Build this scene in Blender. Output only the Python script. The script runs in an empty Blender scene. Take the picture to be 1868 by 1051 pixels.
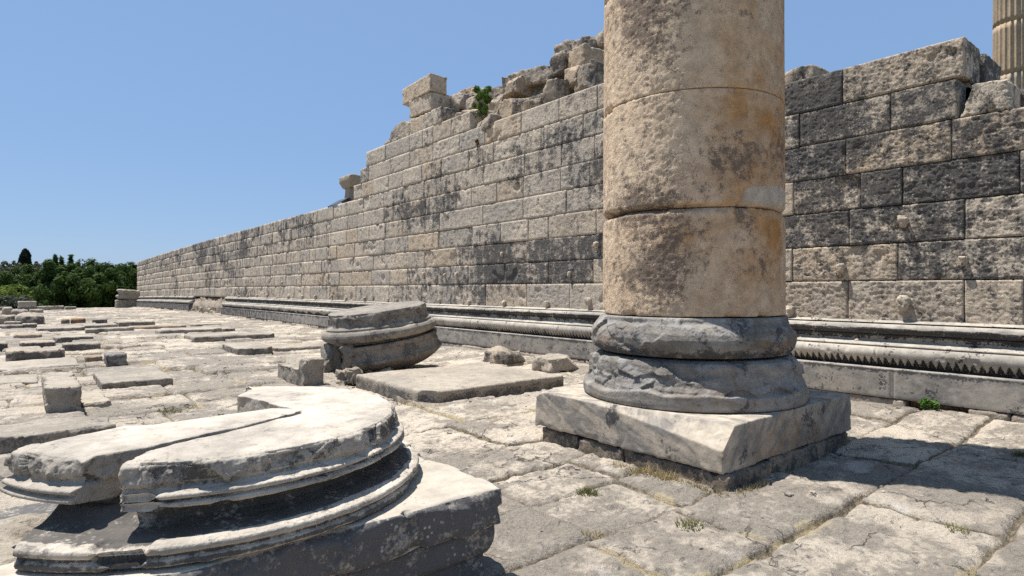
import bpy, bmesh, math, random
import numpy as np
from mathutils import Vector, Matrix

SC = bpy.context.scene
COL = SC.collection
R = math.radians

# ------------------------------------------------------------------ camera
EYE = 1.76
F = 1094.0          # focal length in photo pixels (photo is 1868 wide)
HOR = 527.0
CO, SI = 0.776, 0.6306   # view direction = (SI, CO)

def ray(px):
    a = (px - 934.0) / F
    return CO * a + SI, -SI * a + CO
def sag(y):
    y = np.asarray(y, dtype=float)
    return -0.42 * (np.clip(y - 30.0, 0, None) / 52.0) ** 2
def G(px, py, z=0.0):
    "point on the ground (plus z) seen at photo pixel"
    dx, dy = ray(px); s = 0.0
    for _ in range(6):
        t = (EYE - z - s) * F / (py - HOR); s = float(sag(t * dy))
    return np.array([t * dx, t * dy, z + s])
def W(px, X):
    "y coordinate where pixel column px meets the plane x = X"
    dx, dy = ray(px); return X * dy / dx
def depth_of(x, y): return SI * x + CO * y
def Zat(px, py, X):
    dx, dy = ray(px); return EYE - (py - HOR) * (X / dx) / F

# ------------------------------------------------------------------ noise
def _hash(i, j, k, s):
    h = (i.astype(np.uint32) * np.uint32(374761393) + j.astype(np.uint32) * np.uint32(668265263)
         + k.astype(np.uint32) * np.uint32(2246822519) + np.uint32((s * 3266489917) & 0xffffffff))
    h ^= h >> np.uint32(15); h *= np.uint32(2246822519); h ^= h >> np.uint32(13)
    h *= np.uint32(3266489917); h ^= h >> np.uint32(16)
    return h.astype(np.float32) / np.float32(4294967295.0)
def vn(P, f, seed):
    Q = np.asarray(P, dtype=np.float64) * f + (seed * 17.13 % 97.0) + 1000.0
    I = np.floor(Q).astype(np.int64); T = (Q - I).astype(np.float32); T = T * T * (3 - 2 * T)
    i, j, k = I[:, 0], I[:, 1], I[:, 2]; x, y, z = T[:, 0], T[:, 1], T[:, 2]
    out = 0
    for a in (0, 1):
        wx = x if a else 1 - x
        for b in (0, 1):
            wy = y if b else 1 - y
            for c in (0, 1):
                wz = z if c else 1 - z
                out = out + _hash(i + a, j + b, k + c, seed) * (wx * wy * wz)
    return out * 2 - 1
def fbm(P, f, octv, seed, gain=0.5):
    P = np.asarray(P); A = np.eye(3)
    out = np.zeros(len(P), dtype=np.float32); amp = 1.0; tot = 0.0
    rot = np.array([[0.36, 0.48, -0.8], [-0.8, 0.6, 0.0], [0.48, 0.64, 0.6]])
    Q = P.astype(np.float64)
    for o in range(octv):
        out += amp * vn(Q, f, seed + o * 7); tot += amp; amp *= gain; f *= 2.03; Q = Q @ rot.T
    return out / tot
def ridged(P, f, octv, seed):
    out = np.zeros(len(P), dtype=np.float32); amp = 1.0; tot = 0
    for o in range(octv):
        out += amp * (1 - 2 * np.abs(vn(P, f, seed + o * 5))); tot += amp; amp *= .5; f *= 2.1
    return out / tot
def facet(P, f, seed, tilt=1.0):
    "piecewise planar break surface: each cell has its own tilted plane, about -1..1"
    Q = np.asarray(P, float) * f + 500.0; I = np.floor(Q).astype(np.int64); n = len(Q)
    best = np.full(n, 9e9); val = np.zeros(n)
    for a in (-1, 0, 1):
        for b in (-1, 0, 1):
            for c in (-1, 0, 1):
                i, j, k = I[:, 0] + a, I[:, 1] + b, I[:, 2] + c
                h = [_hash(i, j, k, seed + s_) for s_ in range(4)]
                d = Q - np.stack([i + h[0], j + h[1], k + h[2]], 1); dd = (d ** 2).sum(1); m = dd < best
                best = np.where(m, dd, best)
                g = np.stack([h[1] - .5, h[2] - .5, h[0] - .5], 1) * 2 * tilt
                val = np.where(m, (d * g).sum(1) + (h[3] - .5) * .8, val)
    return val.astype(np.float32)
def sstep(a, b, x):
    t = np.clip((x - a) / (b - a), 0, 1); return t * t * (3 - 2 * t)

# ------------------------------------------------------------------ mesh making
def mesh_from(name, V, Q=None, T=None, mat=None, mask=None, smooth=True, sharp=None):
    V = np.asarray(V, dtype=np.float32); nv = len(V)
    me = bpy.data.meshes.new(name)
    faces = []
    nq = 0 if Q is None else len(Q); nt = 0 if T is None else len(T)
    loops = []
    if nq: loops.append(np.asarray(Q, dtype=np.int32).ravel())
    if nt: loops.append(np.asarray(T, dtype=np.int32).ravel())
    L = np.concatenate(loops)
    me.vertices.add(nv); me.vertices.foreach_set('co', V.ravel())
    me.loops.add(len(L)); me.loops.foreach_set('vertex_index', L)
    me.polygons.add(nq + nt)
    st = np.concatenate([np.arange(nq) * 4, nq * 4 + np.arange(nt) * 3]).astype(np.int32)
    me.polygons.foreach_set('loop_start', st)
    me.polygons.foreach_set('use_smooth', np.full(nq + nt, smooth, dtype=bool))
    if mask is not None: set_mask(me, mask)
    me.update(calc_edges=True); me.validate()
    if mat: me.materials.append(mat)
    return me
def set_mask(me, mask):
    "mask: (n,4) floats: dark crust and painted shade, tint, warm stain, extra"
    m = np.zeros((len(me.vertices), 4), dtype=np.float32); m[:, :] = mask
    a = me.attributes.get('mask') or me.attributes.new('mask', 'FLOAT_COLOR', 'POINT')
    a.data.foreach_set('color', m.ravel())
def link(name, me, parent=None, loc=None, label=None, cat=None, group=None, kind=None):
    o = bpy.data.objects.new(name, me); COL.objects.link(o)
    if parent is not None: o.parent = parent
    if loc is not None: o.location = loc
    if label: o['label'] = label
    if cat: o['category'] = cat
    if group: o['group'] = group
    if kind: o['kind'] = kind
    return o
def thing(name, loc, label, cat, group=None):
    return link(name, None, None, loc, label, cat, group)

_gb = {}
def grid_box(nx, ny, nz):
    key = (nx, ny, nz)
    if key in _gb: return _gb[key]
    n = (nx, ny, nz); pts = []; quads = []; base = 0
    for ax in range(3):
        u, v = (ax + 1) % 3, (ax + 2) % 3
        gu, gv = np.meshgrid(np.arange(n[u] + 1), np.arange(n[v] + 1), indexing='ij')
        for side in (0, 1):
            p = np.zeros((gu.size, 3), dtype=np.int64)
            p[:, u] = gu.ravel(); p[:, v] = gv.ravel(); p[:, ax] = side * n[ax]
            idx = np.arange(gu.size).reshape(gu.shape) + base
            a, b, c, d = idx[:-1, :-1], idx[1:, :-1], idx[1:, 1:], idx[:-1, 1:]
            q = np.stack([a, b, c, d] if side else [a, d, c, b], -1).reshape(-1, 4)
            pts.append(p); quads.append(q); base += gu.size
    P = np.concatenate(pts); Qd = np.concatenate(quads)
    k = (P[:, 0] * 4096 + P[:, 1]) * 4096 + P[:, 2]
    uq, first, inv = np.unique(k, return_index=True, return_inverse=True)
    res = (P[first].astype(float) / np.array(n), inv.ravel()[Qd])
    _gb[key] = res
    return res

def rock(size, step=.04, r=.03, amp=.012, freq=4.0, seed=1, chops=(), warp=None, big=.0, erode=1.0, maxn=140, fac=None, ff=None):
    "weathered block, base centre at origin. returns V,Q, normals-ish"
    size = np.array(size, float); h = size / 2
    n = [int(np.clip(round(s / step), 3, maxn)) for s in size]
    U, Q = grid_box(*n)
    P = (U - .5) * size
    off = np.array([seed * 3.7 % 50, seed * 7.9 % 50, seed * 1.3 % 50])
    rr = r * (0.55 + erode * np.clip(fbm(P + off, 2.2 / max(.25, size.mean()) , 3, seed) + .5, 0, 1.6))
    rr = np.minimum(rr[:, None], h * .95)
    inner = np.clip(P, -(h - rr), h - rr)
    d = P - inner; L = np.linalg.norm(d, axis=1, keepdims=True) + 1e-9
    P = inner + d / L * np.minimum(L, rr.min(1, keepdims=True)) if False else inner + d / L * rr.min(axis=1, keepdims=True)
    r2 = min(h) * .5
    nn = P - np.clip(P, -(h - r2), h - r2); nn /= np.linalg.norm(nn, axis=1, keepdims=True) + 1e-9
    if big: P = P + nn * (fbm(P + off, 1.1 / size.mean() * 1.6, 2, seed + 90) * big)[:, None]
    for (a, b, c, dd) in chops:
        m = np.array([a, b, c], float); m /= np.linalg.norm(m)
        s = P @ m - dd + fbm(P + off, 5.0, 3, seed + 33) * .012
        P = P - np.clip(s, 0, None)[:, None] * m
    if fac is None: fac = amp * 1.1
    if fac:
        edge = 1 - np.max(np.abs(nn), axis=1); w = .35 + 2.2 * np.clip(edge * 2.2, 0, 1)
        fr = ff or 1.0 / max(.12, .55 * float(np.sort(size)[1]))
        wob = P + off + np.stack([fbm(P + off, 3, 3, seed + 3), fbm(P + off, 3, 3, seed + 4), fbm(P + off, 3, 3, seed + 5)], 1) * .04
        P = P + nn * (np.minimum(facet(wob, fr * 1.6, seed + 12), .25) * fac * w + np.minimum(facet(wob, fr * 4.2, seed + 14), .3) * fac * .45 * w)[:, None]
    P = P + nn * (fbm(P + off, freq, 4, seed + 11) * amp * .7 + ridged(P + off, freq * 3.3, 3, seed + 17) * amp * .3)[:, None]
    P[:, 2] += h[2]
    if warp is not None: P = warp(P)
    return P, Q

def lathe(profile, n=256, cap=True):
    pr = np.array(profile, float); m = len(pr)
    th = np.arange(n) / n * 2 * math.pi
    V = np.stack([np.outer(np.cos(th), pr[:, 0]), np.outer(np.sin(th), pr[:, 0]), np.tile(pr[:, 1], (n, 1))], -1)
    idx = np.arange(n * m).reshape(n, m)
    nx = np.roll(idx, -1, 0)
    Q = np.stack([idx[:, :-1], nx[:, :-1], nx[:, 1:], idx[:, 1:]], -1).reshape(-1, 4)
    V = V.reshape(-1, 3); T = None
    if cap:
        V = np.concatenate([V, [[0, 0, pr[0, 1]], [0, 0, pr[-1, 1]]]]); b, t = n * m, n * m + 1
        T = np.concatenate([np.stack([np.full(n, b), nx[:, 0], idx[:, 0]], -1), np.stack([np.full(n, t), idx[:, -1], nx[:, -1]], -1)])
    return V, Q, T
def dense(profile, step):
    "resample a polyline profile"
    out = [np.array(profile[0], float)]
    for p, q in zip(profile[:-1], profile[1:]):
        p, q = np.array(p, float), np.array(q, float); k = max(1, int(np.ceil(np.linalg.norm(q - p) / step)))
        for i in range(1, k + 1): out.append(p + (q - p) * i / k)
    return np.array(out)

def solid(meshes_ops, voxel):
    """meshes_ops: list of (op, mesh); first is the base. boolean + voxel remesh, evaluated to a new mesh"""
    tmp = []
    base = bpy.data.objects.new('tmp', meshes_ops[0][1]); COL.objects.link(base); tmp.append(base)
    for op, me in meshes_ops[1:]:
        o = bpy.data.objects.new('tmp', me); COL.objects.link(o); tmp.append(o)
        b = base.modifiers.new('b', 'BOOLEAN'); b.operation = op; b.object = o; b.solver = 'EXACT'
    if voxel:
        r = base.modifiers.new('r', 'REMESH'); r.mode = 'VOXEL'; r.voxel_size = voxel; r.use_smooth_shade = True
    dg = bpy.context.evaluated_depsgraph_get(); dg.update()
    me = bpy.data.meshes.new_from_object(base.evaluated_get(dg), depsgraph=dg)
    for o in tmp: bpy.data.objects.remove(o)
    return me
def prism(poly, z0, z1):
    n = len(poly); bm = bmesh.new()
    lo = [bm.verts.new((x, y, z0)) for x, y in poly]; hi = [bm.verts.new((x, y, z1)) for x, y in poly]
    bm.faces.new(lo[::-1]); bm.faces.new(hi)
    for i in range(n): bm.faces.new((lo[i], lo[(i + 1) % n], hi[(i + 1) % n], hi[i]))
    bmesh.ops.recalc_face_normals(bm, faces=bm.faces)
    me = bpy.data.meshes.new('prism'); bm.to_mesh(me); bm.free(); return me
def co_of(me):
    a = np.empty(len(me.vertices) * 3, dtype=np.float32); me.vertices.foreach_get('co', a); return a.reshape(-1, 3).astype(float)
def no_of(me):
    a = np.empty(len(me.vertices) * 3, dtype=np.float32); me.vertices.foreach_get('normal', a); return a.reshape(-1, 3).astype(float)
def set_co(me, P):
    me.vertices.foreach_set('co', np.asarray(P, dtype=np.float32).ravel()); me.update()
def finish(me, mat, smooth=True):
    me.materials.clear(); me.materials.append(mat)
    me.polygons.foreach_set('use_smooth', np.full(len(me.polygons), smooth, dtype=bool)); me.update()
    return me
# ------------------------------------------------------------------ materials
class NB:
    def __init__(s, name):
        s.m = bpy.data.materials.new(name); s.m.use_nodes = True; s.nt = s.m.node_tree
        s.nt.nodes.clear(); s.out = s.n('ShaderNodeOutputMaterial'); s.b = s.n('ShaderNodeBsdfPrincipled')
        s.nt.links.new(s.b.outputs[0], s.out.inputs[0])
        s.pos = s.n('ShaderNodeNewGeometry').outputs['Position']
    def n(s, t, **k):
        x = s.nt.nodes.new(t)
        for a, b in k.items(): setattr(x, a, b)
        return x
    def put(s, sock, v):
        if isinstance(v, bpy.types.NodeSocket): s.nt.links.new(v, sock)
        elif v is not None:
            if isinstance(v, (tuple, list)) and len(v) == 3 and sock.type == 'RGBA': v = (*v, 1)
            sock.default_value = v
    def math(s, op, a, b=None, c=None, clamp=False):
        x = s.n('ShaderNodeMath', operation=op, use_clamp=clamp)
        for i, v in enumerate((a, b, c)):
            if v is not None: s.put(x.inputs[i], v)
        return x.outputs[0]
    def ss(s, a, b, v):
        x = s.n('ShaderNodeMapRange', interpolation_type='SMOOTHSTEP')
        s.put(x.inputs['Value'], v); s.put(x.inputs['From Min'], a); s.put(x.inputs['From Max'], b); return x.outputs[0]
    def lin(s, a, b, c, d, v):
        x = s.n('ShaderNodeMapRange'); s.put(x.inputs['Value'], v)
        for k, w in zip(('From Min', 'From Max', 'To Min', 'To Max'), (a, b, c, d)): s.put(x.inputs[k], w)
        return x.outputs[0]
    def noise(s, scale, detail=4, rough=.55, dist=0, vec=None):
        x = s.n('ShaderNodeTexNoise'); s.put(x.inputs['Vector'], vec or s.pos)
        x.inputs['Scale'].default_value = scale; x.inputs['Detail'].default_value = detail
        x.inputs['Roughness'].default_value = rough; x.inputs['Distortion'].default_value = dist
        return x.outputs['Fac']
    def stretch(s, sx, sy, sz):
        x = s.n('ShaderNodeMapping'); s.put(x.inputs['Vector'], s.pos); x.inputs['Scale'].default_value = (sx, sy, sz); return x.outputs[0]
    def voro(s, scale, feature='F1', vec=None, out='Distance'):
        x = s.n('ShaderNodeTexVoronoi', feature=feature); s.put(x.inputs['Vector'], vec or s.pos); x.inputs['Scale'].default_value = scale
        return x.outputs[out]
    def mix(s, f, a, b, mode='MIX'):
        x = s.n('ShaderNodeMix', data_type='RGBA', blend_type=mode)
        s.put(x.inputs[0], f); s.put(x.inputs[6], a); s.put(x.inputs[7], b); return x.outputs[2]
    def attr(s, name='mask'):
        x = s.n('ShaderNodeAttribute', attribute_name=name); sp = s.n('ShaderNodeSeparateColor')
        s.nt.links.new(x.outputs['Color'], sp.inputs[0])
        return sp.outputs[0], sp.outputs[1], sp.outputs[2], x.outputs['Alpha']
    def bump(s, h, strength, dist, prev=None):
        x = s.n('ShaderNodeBump'); x.inputs['Strength'].default_value = strength; x.inputs['Distance'].default_value = dist
        s.put(x.inputs['Height'], h)
        if prev is not None: s.nt.links.new(prev, x.inputs['Normal'])
        return x.outputs[0]
    def done(s, col, rough=.9, normal=None, spec=.25):
        s.put(s.b.inputs['Base Color'], col); s.put(s.b.inputs['Roughness'], rough)
        s.b.inputs['Specular IOR Level'].default_value = spec
        if normal is not None: s.nt.links.new(normal, s.b.inputs['Normal'])
        return s.m

ALB = .80
def stone(name, cA, cB, crust=(.035, .033, .032), warm=(.34, .2, .1), big=.7, fine=9, crust_scale=5, crust_thr=.62,
          crust_k=.16, crust_max=.92, speck=.5, bump=.5, bscale=30, bdist=.012, vein=None, streak=0.0, tintamt=.8, spots=.5, rough=.9, bsharp=.75):
    cA, cB, warm = (tuple(x * ALB * k for x, k in zip(c, (1.03, .955, .855))) for c in (cA, cB, warm))
    b = NB(name); r, g, w, e = b.attr()
    nb = b.noise(big, 5, .6); nf = b.noise(fine, 8, .65)
    f = b.math('ADD', b.ss(.3, .7, nb), b.math('MULTIPLY', b.math('SUBTRACT', g, .5), tintamt), clamp=True)
    col = b.mix(f, cA, cB)
    wm = b.math('MULTIPLY', w, b.lin(.3, .7, .35, 1.25, b.noise(big * 4, 5, .6)), clamp=True)
    col = b.mix(wm, col, warm)
    if vein:
        if len(vein) > 4:
            dp = b.n('ShaderNodeVectorMath', operation='DOT_PRODUCT'); b.put(dp.inputs[0], b.pos); dp.inputs[1].default_value = vein[4]
            cx = b.n('ShaderNodeCombineXYZ'); b.put(cx.inputs[0], dp.outputs['Value']); sx = b.n('ShaderNodeSeparateXYZ'); b.put(sx.inputs[0], b.pos)
            b.put(cx.inputs[1], b.math('MULTIPLY', sx.outputs[0], .35)); b.put(cx.inputs[2], b.math('MULTIPLY', sx.outputs[1], .35)); v = b.noise(vein[0], 7, .65, .5, cx.outputs[0])
        else: v = b.noise(vein[0], 6, .6, 1.2, b.stretch(*vein[1]))
        vein = (vein[0], vein[1], tuple(x * ALB for x in vein[2]), vein[3])
        col = b.mix(b.math('MULTIPLY', b.ss(.46, .58, v), vein[3]), col, vein[2])
    col = b.mix(b.math('MULTIPLY', e, .75), col, (.50, .43, .345))
    # grain
    col = b.mix(b.ss(.25, .75, nf), b.mix(1.0, col, (.72, .71, .70), 'MULTIPLY'), b.mix(1.0, col, (1.14, 1.13, 1.11), 'MULTIPLY'))
    # black crust, also carrying shade painted into the mask
    nc = b.noise(crust_scale, 10, .68); nc2 = b.noise(crust_scale * 6.5, 6, .7)
    s = b.math('ADD', b.math('MULTIPLY', nc, .6), b.math('MULTIPLY', nc2, .4))
    s = b.math('ADD', b.math('MULTIPLY', b.math('SUBTRACT', s, .5), 1.75), .5)
    if streak:
        st = b.noise(1.0, 6, .6, 0, b.stretch(5, 5, .55))
        s = b.math('ADD', s, b.math('MULTIPLY', b.math('SUBTRACT', st, .5), streak))
    s = b.math('ADD', s, b.math('MULTIPLY', r, .34))
    cf = b.math('MULTIPLY', b.ss(crust_thr - crust_k * .5, crust_thr + crust_k * .5, s), crust_max)
    col = b.mix(cf, col, b.mix(nf, crust, tuple(c * 2.6 for c in crust)))
    if spots:
        vs = b.voro(26, vec=None); sel = b.noise(3.1, 3, .5)
        sp = b.math('MULTIPLY', b.ss(.30, .18, vs), b.ss(.5, .62, sel))
        sp = b.math('MULTIPLY', b.math('MULTIPLY', sp, cf), spots)
        col = b.mix(sp, col, (.42, .41, .38))
    if speck:
        ns = b.noise(75, 4, .7)
        col = b.mix(b.math('MULTIPLY', b.ss(.58, .70, ns), speck), col, b.mix(1.0, col, (.42, .41, .4), 'MULTIPLY'))
    h1 = b.noise(bscale, 9, bsharp); h2 = b.voro(bscale * 1.6)
    n1 = b.bump(b.math('ADD', h1, b.math('MULTIPLY', h2, .35)), bump, bdist)
    n2 = b.bump(b.noise(bscale * 5, 4, .7), bump * .6, bdist * .3, n1)
    return b.done(col, rough, n2)

def leafmat(name, c1, c2, scale=.6, trans=.25):
    b = NB(name); n = b.noise(scale, 4, .6); n2 = b.noise(scale * 9, 2, .6); g = b.attr()[1]
    col = b.mix(b.math('ADD', b.math('MULTIPLY', n, .5), b.math('MULTIPLY', g, .5)), c1, c2)
    b.done(col, .75, spec=.08)
    tr = b.n('ShaderNodeBsdfTranslucent'); b.put(tr.inputs[0], col); mx = b.n('ShaderNodeMixShader'); mx.inputs[0].default_value = trans
    b.nt.links.new(b.b.outputs[0], mx.inputs[1]); b.nt.links.new(tr.outputs[0], mx.inputs[2]); b.nt.links.new(mx.outputs[0], b.out.inputs[0])
    return b.m
def plain(name, c, rough=.8, var=.25, scale=8):
    b = NB(name); n = b.noise(scale, 6, .65)
    return b.done(b.mix(n, tuple(x * (1 - var) for x in c), tuple(x * (1 + var) for x in c)), rough, b.bump(n, .4, .02))

M = {}
M['masonry'] = stone('wall_limestone', (.68, .62, .54), (.50, .475, .44), warm=(.62, .49, .35), big=.9, crust_scale=4.6, crust_thr=.675, streak=.42, tintamt=.8, bump=1.0, bscale=17, bdist=.03, speck=.5, spots=.8, crust_k=.2)
M['mould'] = stone('moulding_marble', (.56, .54, .50), (.40, .39, .37), big=1.4, crust_scale=4.5, crust_thr=.70, crust_k=.1, crust_max=.96, crust=(.022,.021,.02), bump=.35, bscale=30, bdist=.008, streak=.12, spots=.2, speck=.2)
M['dado'] = stone('dado_marble', (.47, .455, .43), (.385, .375, .355), big=.6, crust_scale=4.5, crust_thr=.655, crust_k=.07, bump=.25, bscale=30, bdist=.006, streak=.18, spots=.1, speck=.15, tintamt=.5,
                 vein=(1.6, (1, 1, 2.2), (.20, .19, .18), .5))
M['rubble'] = stone('rubble_stone', (.52, .46, .39), (.37, .335, .295), warm=(.55, .42, .29), big=1.3, crust_scale=2.0, crust_thr=.70, crust_k=.22, crust_max=.85, streak=.3, bump=.8, bscale=14, bdist=.03)
M['slab'] = stone('slab_limestone', (.50, .465, .41), (.34, .32, .29), big=.8, crust_scale=4.5, crust_thr=.70, crust_k=.22, crust_max=.85, bump=.9, bscale=20, bdist=.02, speck=.5)
M['pale'] = stone('pale_marble', (.60, .57, .515), (.49, .47, .435), big=.8, fine=5, crust_scale=5, crust_thr=.73, crust_k=.2, bump=.35, bscale=26, bdist=.01, speck=.12, spots=.5)
M['shaft'] = stone('shaft_marble', (.84, .71, .56), (.72, .575, .435), crust=(.075, .055, .042), warm=(.58, .31, .12), big=.9, fine=9, crust_scale=11, crust_thr=.715, crust_k=.22, crust_max=.86, bump=.95, bscale=48, bdist=.012, speck=.5, spots=.0)
M['grey'] = stone('grey_marble', (.36, .345, .325), (.22, .212, .202), warm=(.33, .22, .13), big=1.6, crust_scale=4, crust_thr=.70, bump=.7, bscale=24, bdist=.016, speck=.35, vein=(2.0, (.8, .8, 3.0), (.42, .40, .37), .55))
M['plinth'] = stone('veined_marble', (.58, .53, .46), (.47, .435, .385), warm=(.3, .19, .11), big=.9, crust_scale=4, crust_thr=.69, crust_k=.13, bump=.3, bscale=24, bdist=.008, speck=.2, vein=(6.0, None, (.27, .25, .225), .8, (-1.0, -.3, 1.1)), spots=.1)
M['footing'] = stone('footing_stone', (.33, .28, .225), (.2, .175, .15), big=2, crust_scale=5, crust_thr=.63, bump=.8, bscale=18, bdist=.02)
M['capital'] = plain('brown_stone', (.30, .245, .185))
M['flute'] = stone('fluted_marble', (.58, .48, .37), (.46, .385, .30), big=.5, crust_scale=1.5, crust_thr=.75, bump=.2, spots=0, crust=(.14, .12, .1))

def floor_mat():
    b = NB('paving'); r, g, w, e = b.attr()      # r: joint soil, g: slab tint, b: grey lichen, a: straw
    nb = b.noise(.55, 5, .6); nm = b.noise(3.6, 8, .7, .3); nf = b.noise(20, 8, .74)
    f = b.math('ADD', b.ss(.32, .68, nb), b.math('MULTIPLY', b.math('SUBTRACT', g, .5), .9), clamp=True)
    col = b.mix(f, (.57, .49, .385), (.43, .37, .295))
    gl = b.math('ADD', b.math('ADD', b.math('MULTIPLY', nm, .55), b.math('MULTIPLY', nf, .45)), b.math('MULTIPLY', b.math('SUBTRACT', w, .5), .30))
    col = b.mix(b.math('MULTIPLY', b.ss(.462, .55, gl), .84), col, (.235, .205, .168))
    col = b.mix(b.ss(.3, .7, b.noise(40, 6, .7)), b.mix(1.0, col, (.74, .73, .72), 'MULTIPLY'), b.mix(1.0, col, (1.16, 1.14, 1.12), 'MULTIPLY'))
    # dark flaked pits
    pv = b.noise(6.5, 10, .78, .5, b.stretch(1.0, 1.6, 1))
    col = b.mix(b.math('MULTIPLY', b.ss(.575, .625, pv), .8), col, (.085, .08, .075))
    wv = b.noise(1.3, 6, .6)
    col = b.mix(b.math('MULTIPLY', b.ss(.60, .70, wv), .6), col, (.60, .54, .46))
    # soil and straw
    sn = b.noise(21, 6, .7)
    soil = b.mix(b.ss(.35, .65, sn), (.085, .068, .050), (.26, .205, .13))
    ck = b.n('ShaderNodeTexVoronoi', feature='DISTANCE_TO_EDGE'); wv_ = b.n('ShaderNodeVectorMath', operation='ADD'); b.put(wv_.inputs[0], b.pos); nz_ = b.n('ShaderNodeTexNoise'); b.put(nz_.inputs['Vector'], b.pos); nz_.inputs['Scale'].default_value = 2.2; nz_.inputs['Detail'].default_value = 7; b.put(wv_.inputs[1], nz_.outputs['Color']); b.put(ck.inputs['Vector'], wv_.outputs[0]); ck.inputs['Scale'].default_value = .62
    ckf = b.math('MULTIPLY', b.ss(.008, .002, ck.outputs['Distance']), b.ss(.46, .54, b.noise(.9, 3, .5)))
    col = b.mix(b.math('MULTIPLY', ckf, .6), col, (.06, .05, .04))
    col = b.mix(b.math('MULTIPLY', b.ss(.22, .6, b.math('ADD', r, b.math('MULTIPLY', b.math('SUBTRACT', nf, .5), .8))), .9), col, soil)
    col = b.mix(b.math('MULTIPLY', b.ss(.45, .75, b.math('ADD', e, b.math('MULTIPLY', b.math('SUBTRACT', sn, .5), .7))), .8), col, (.40, .325, .20))
    h = b.math('ADD', b.noise(26, 9, .72), b.math('MULTIPLY', b.noise(7, 8, .7, .5), 1.2))
    n1 = b.bump(b.math('SUBTRACT', h, b.math('MULTIPLY', b.ss(.02, .0, ck.outputs['Distance']), ckf)), 1.0, .034); n2 = b.bump(b.noise(120, 4, .7), .5, .004, n1)
    return b.done(col, .92, n2)
M['floor'] = floor_mat()
def ground_mat():
    b = NB('dry_ground'); n = b.noise(.06, 6, .6); n2 = b.noise(1.5, 6, .6)
    col = b.mix(b.ss(.4, .6, n), (.10, .105, .05), (.23, .2, .11))
    return b.done(b.mix(n2, col, b.mix(1.0, col, (.6, .6, .6), 'MULTIPLY')), .95, b.bump(n2, .6, .2))
M['ground'] = ground_mat()
M['leaf_dark'] = leafmat('dark_leaves', (.022, .040, .010), (.068, .108, .022), .5)
M['leaf_mid'] = leafmat('mid_leaves', (.035, .06, .016), (.085, .125, .03), .5)
M['leaf_olive'] = leafmat('olive_leaves', (.075, .085, .05), (.14, .145, .095), .4)
M['leaf_lime'] = leafmat('lime_leaves', (.10, .15, .02), (.19, .23, .05), .8)
M['leaf_cyp'] = leafmat('cypress_leaves', (.010, .016, .009), (.022, .034, .016), .6)
M['weed'] = leafmat('weed_leaves', (.06, .12, .02), (.13, .22, .05), 6)
M['straw'] = leafmat('straw', (.30, .23, .11), (.46, .37, .20), 5)
M['greengrass'] = leafmat('grass_blades', (.09, .11, .03), (.24, .22, .09), 9)
M['redplant'] = leafmat('red_leaves', (.20, .09, .03), (.10, .12, .03), 9)
M['bark'] = plain('bark', (.09, .07, .05), .9)
M['metal'] = plain('dark_sheet', (.05, .055, .06), .6)
M['pebble'] = stone('pebble_stone', (.42, .38, .33), (.28, .26, .235), big=3, crust_thr=.75, bump=.5)
# ------------------------------------------------------------------ light, sky, camera
cam = bpy.data.cameras.new('camera'); co = bpy.data.objects.new('camera', cam); COL.objects.link(co)
cam.sensor_width = 36; cam.lens = F / 1868 * 36; cam.clip_end = 3000; cam.clip_start = .05; cam.shift_y = (HOR - 525.5) / 1868
co.location = (0, 0, EYE); co.rotation_euler = (R(90), 0, -math.atan2(SI, CO)); SC.camera = co
SUN_AZ = Vector((-.50, .866, 0)); ELEV = R(71)
sd = Vector((SUN_AZ.x * math.cos(ELEV), SUN_AZ.y * math.cos(ELEV), math.sin(ELEV)))
sl = bpy.data.lights.new('sun', 'SUN'); sl.energy = 5.0; sl.angle = R(.5); sl.color = (1, .98, .945)
so = bpy.data.objects.new('sun', sl); COL.objects.link(so); so.rotation_euler = sd.to_track_quat('Z', 'Y').to_euler(); so.location = (-20, 30, 60)
wd = bpy.data.worlds.new('World'); SC.world = wd; wd.use_nodes = True
nt = wd.node_tree; bg = nt.nodes['Background']; sky = nt.nodes.new('ShaderNodeTexSky')
sky.sky_type = 'NISHITA'; sky.sun_disc = False; sky.sun_elevation = ELEV; sky.sun_rotation = math.atan2(SUN_AZ.x, SUN_AZ.y)
sky.air_density = 1.0; sky.dust_density = .35; sky.ozone_density = 2.2; sky.altitude = 0
bg.inputs['Strength'].default_value = .10
mxs = nt.nodes.new('ShaderNodeMix'); mxs.data_type = 'RGBA'; mxs.inputs[0].default_value = .74; mxs.inputs[7].default_value = (1.62, 2.72, 4.70, 1)
nt.links.new(sky.outputs[0], mxs.inputs[6]); nt.links.new(mxs.outputs[2], bg.inputs[0])
SC.view_settings.view_transform = 'Standard'; SC.view_settings.look = 'None'; SC.view_settings.exposure = .6; SC.view_settings.gamma = 1
SC.render.engine = 'CYCLES'; SC.cycles.max_bounces = 5; SC.cycles.diffuse_bounces = 3; SC.cycles.transmission_bounces = 3
try: SC.cycles.use_denoising = False
except Exception: pass

XF = 10.2          # face of the wall
XD = 9.80          # face of the dado below it
SEAM = [1.242, 1.887, 2.454, 3.022, 3.588, 4.164, 4.737, 5.305, 5.88, 6.45, 7.02]

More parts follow.
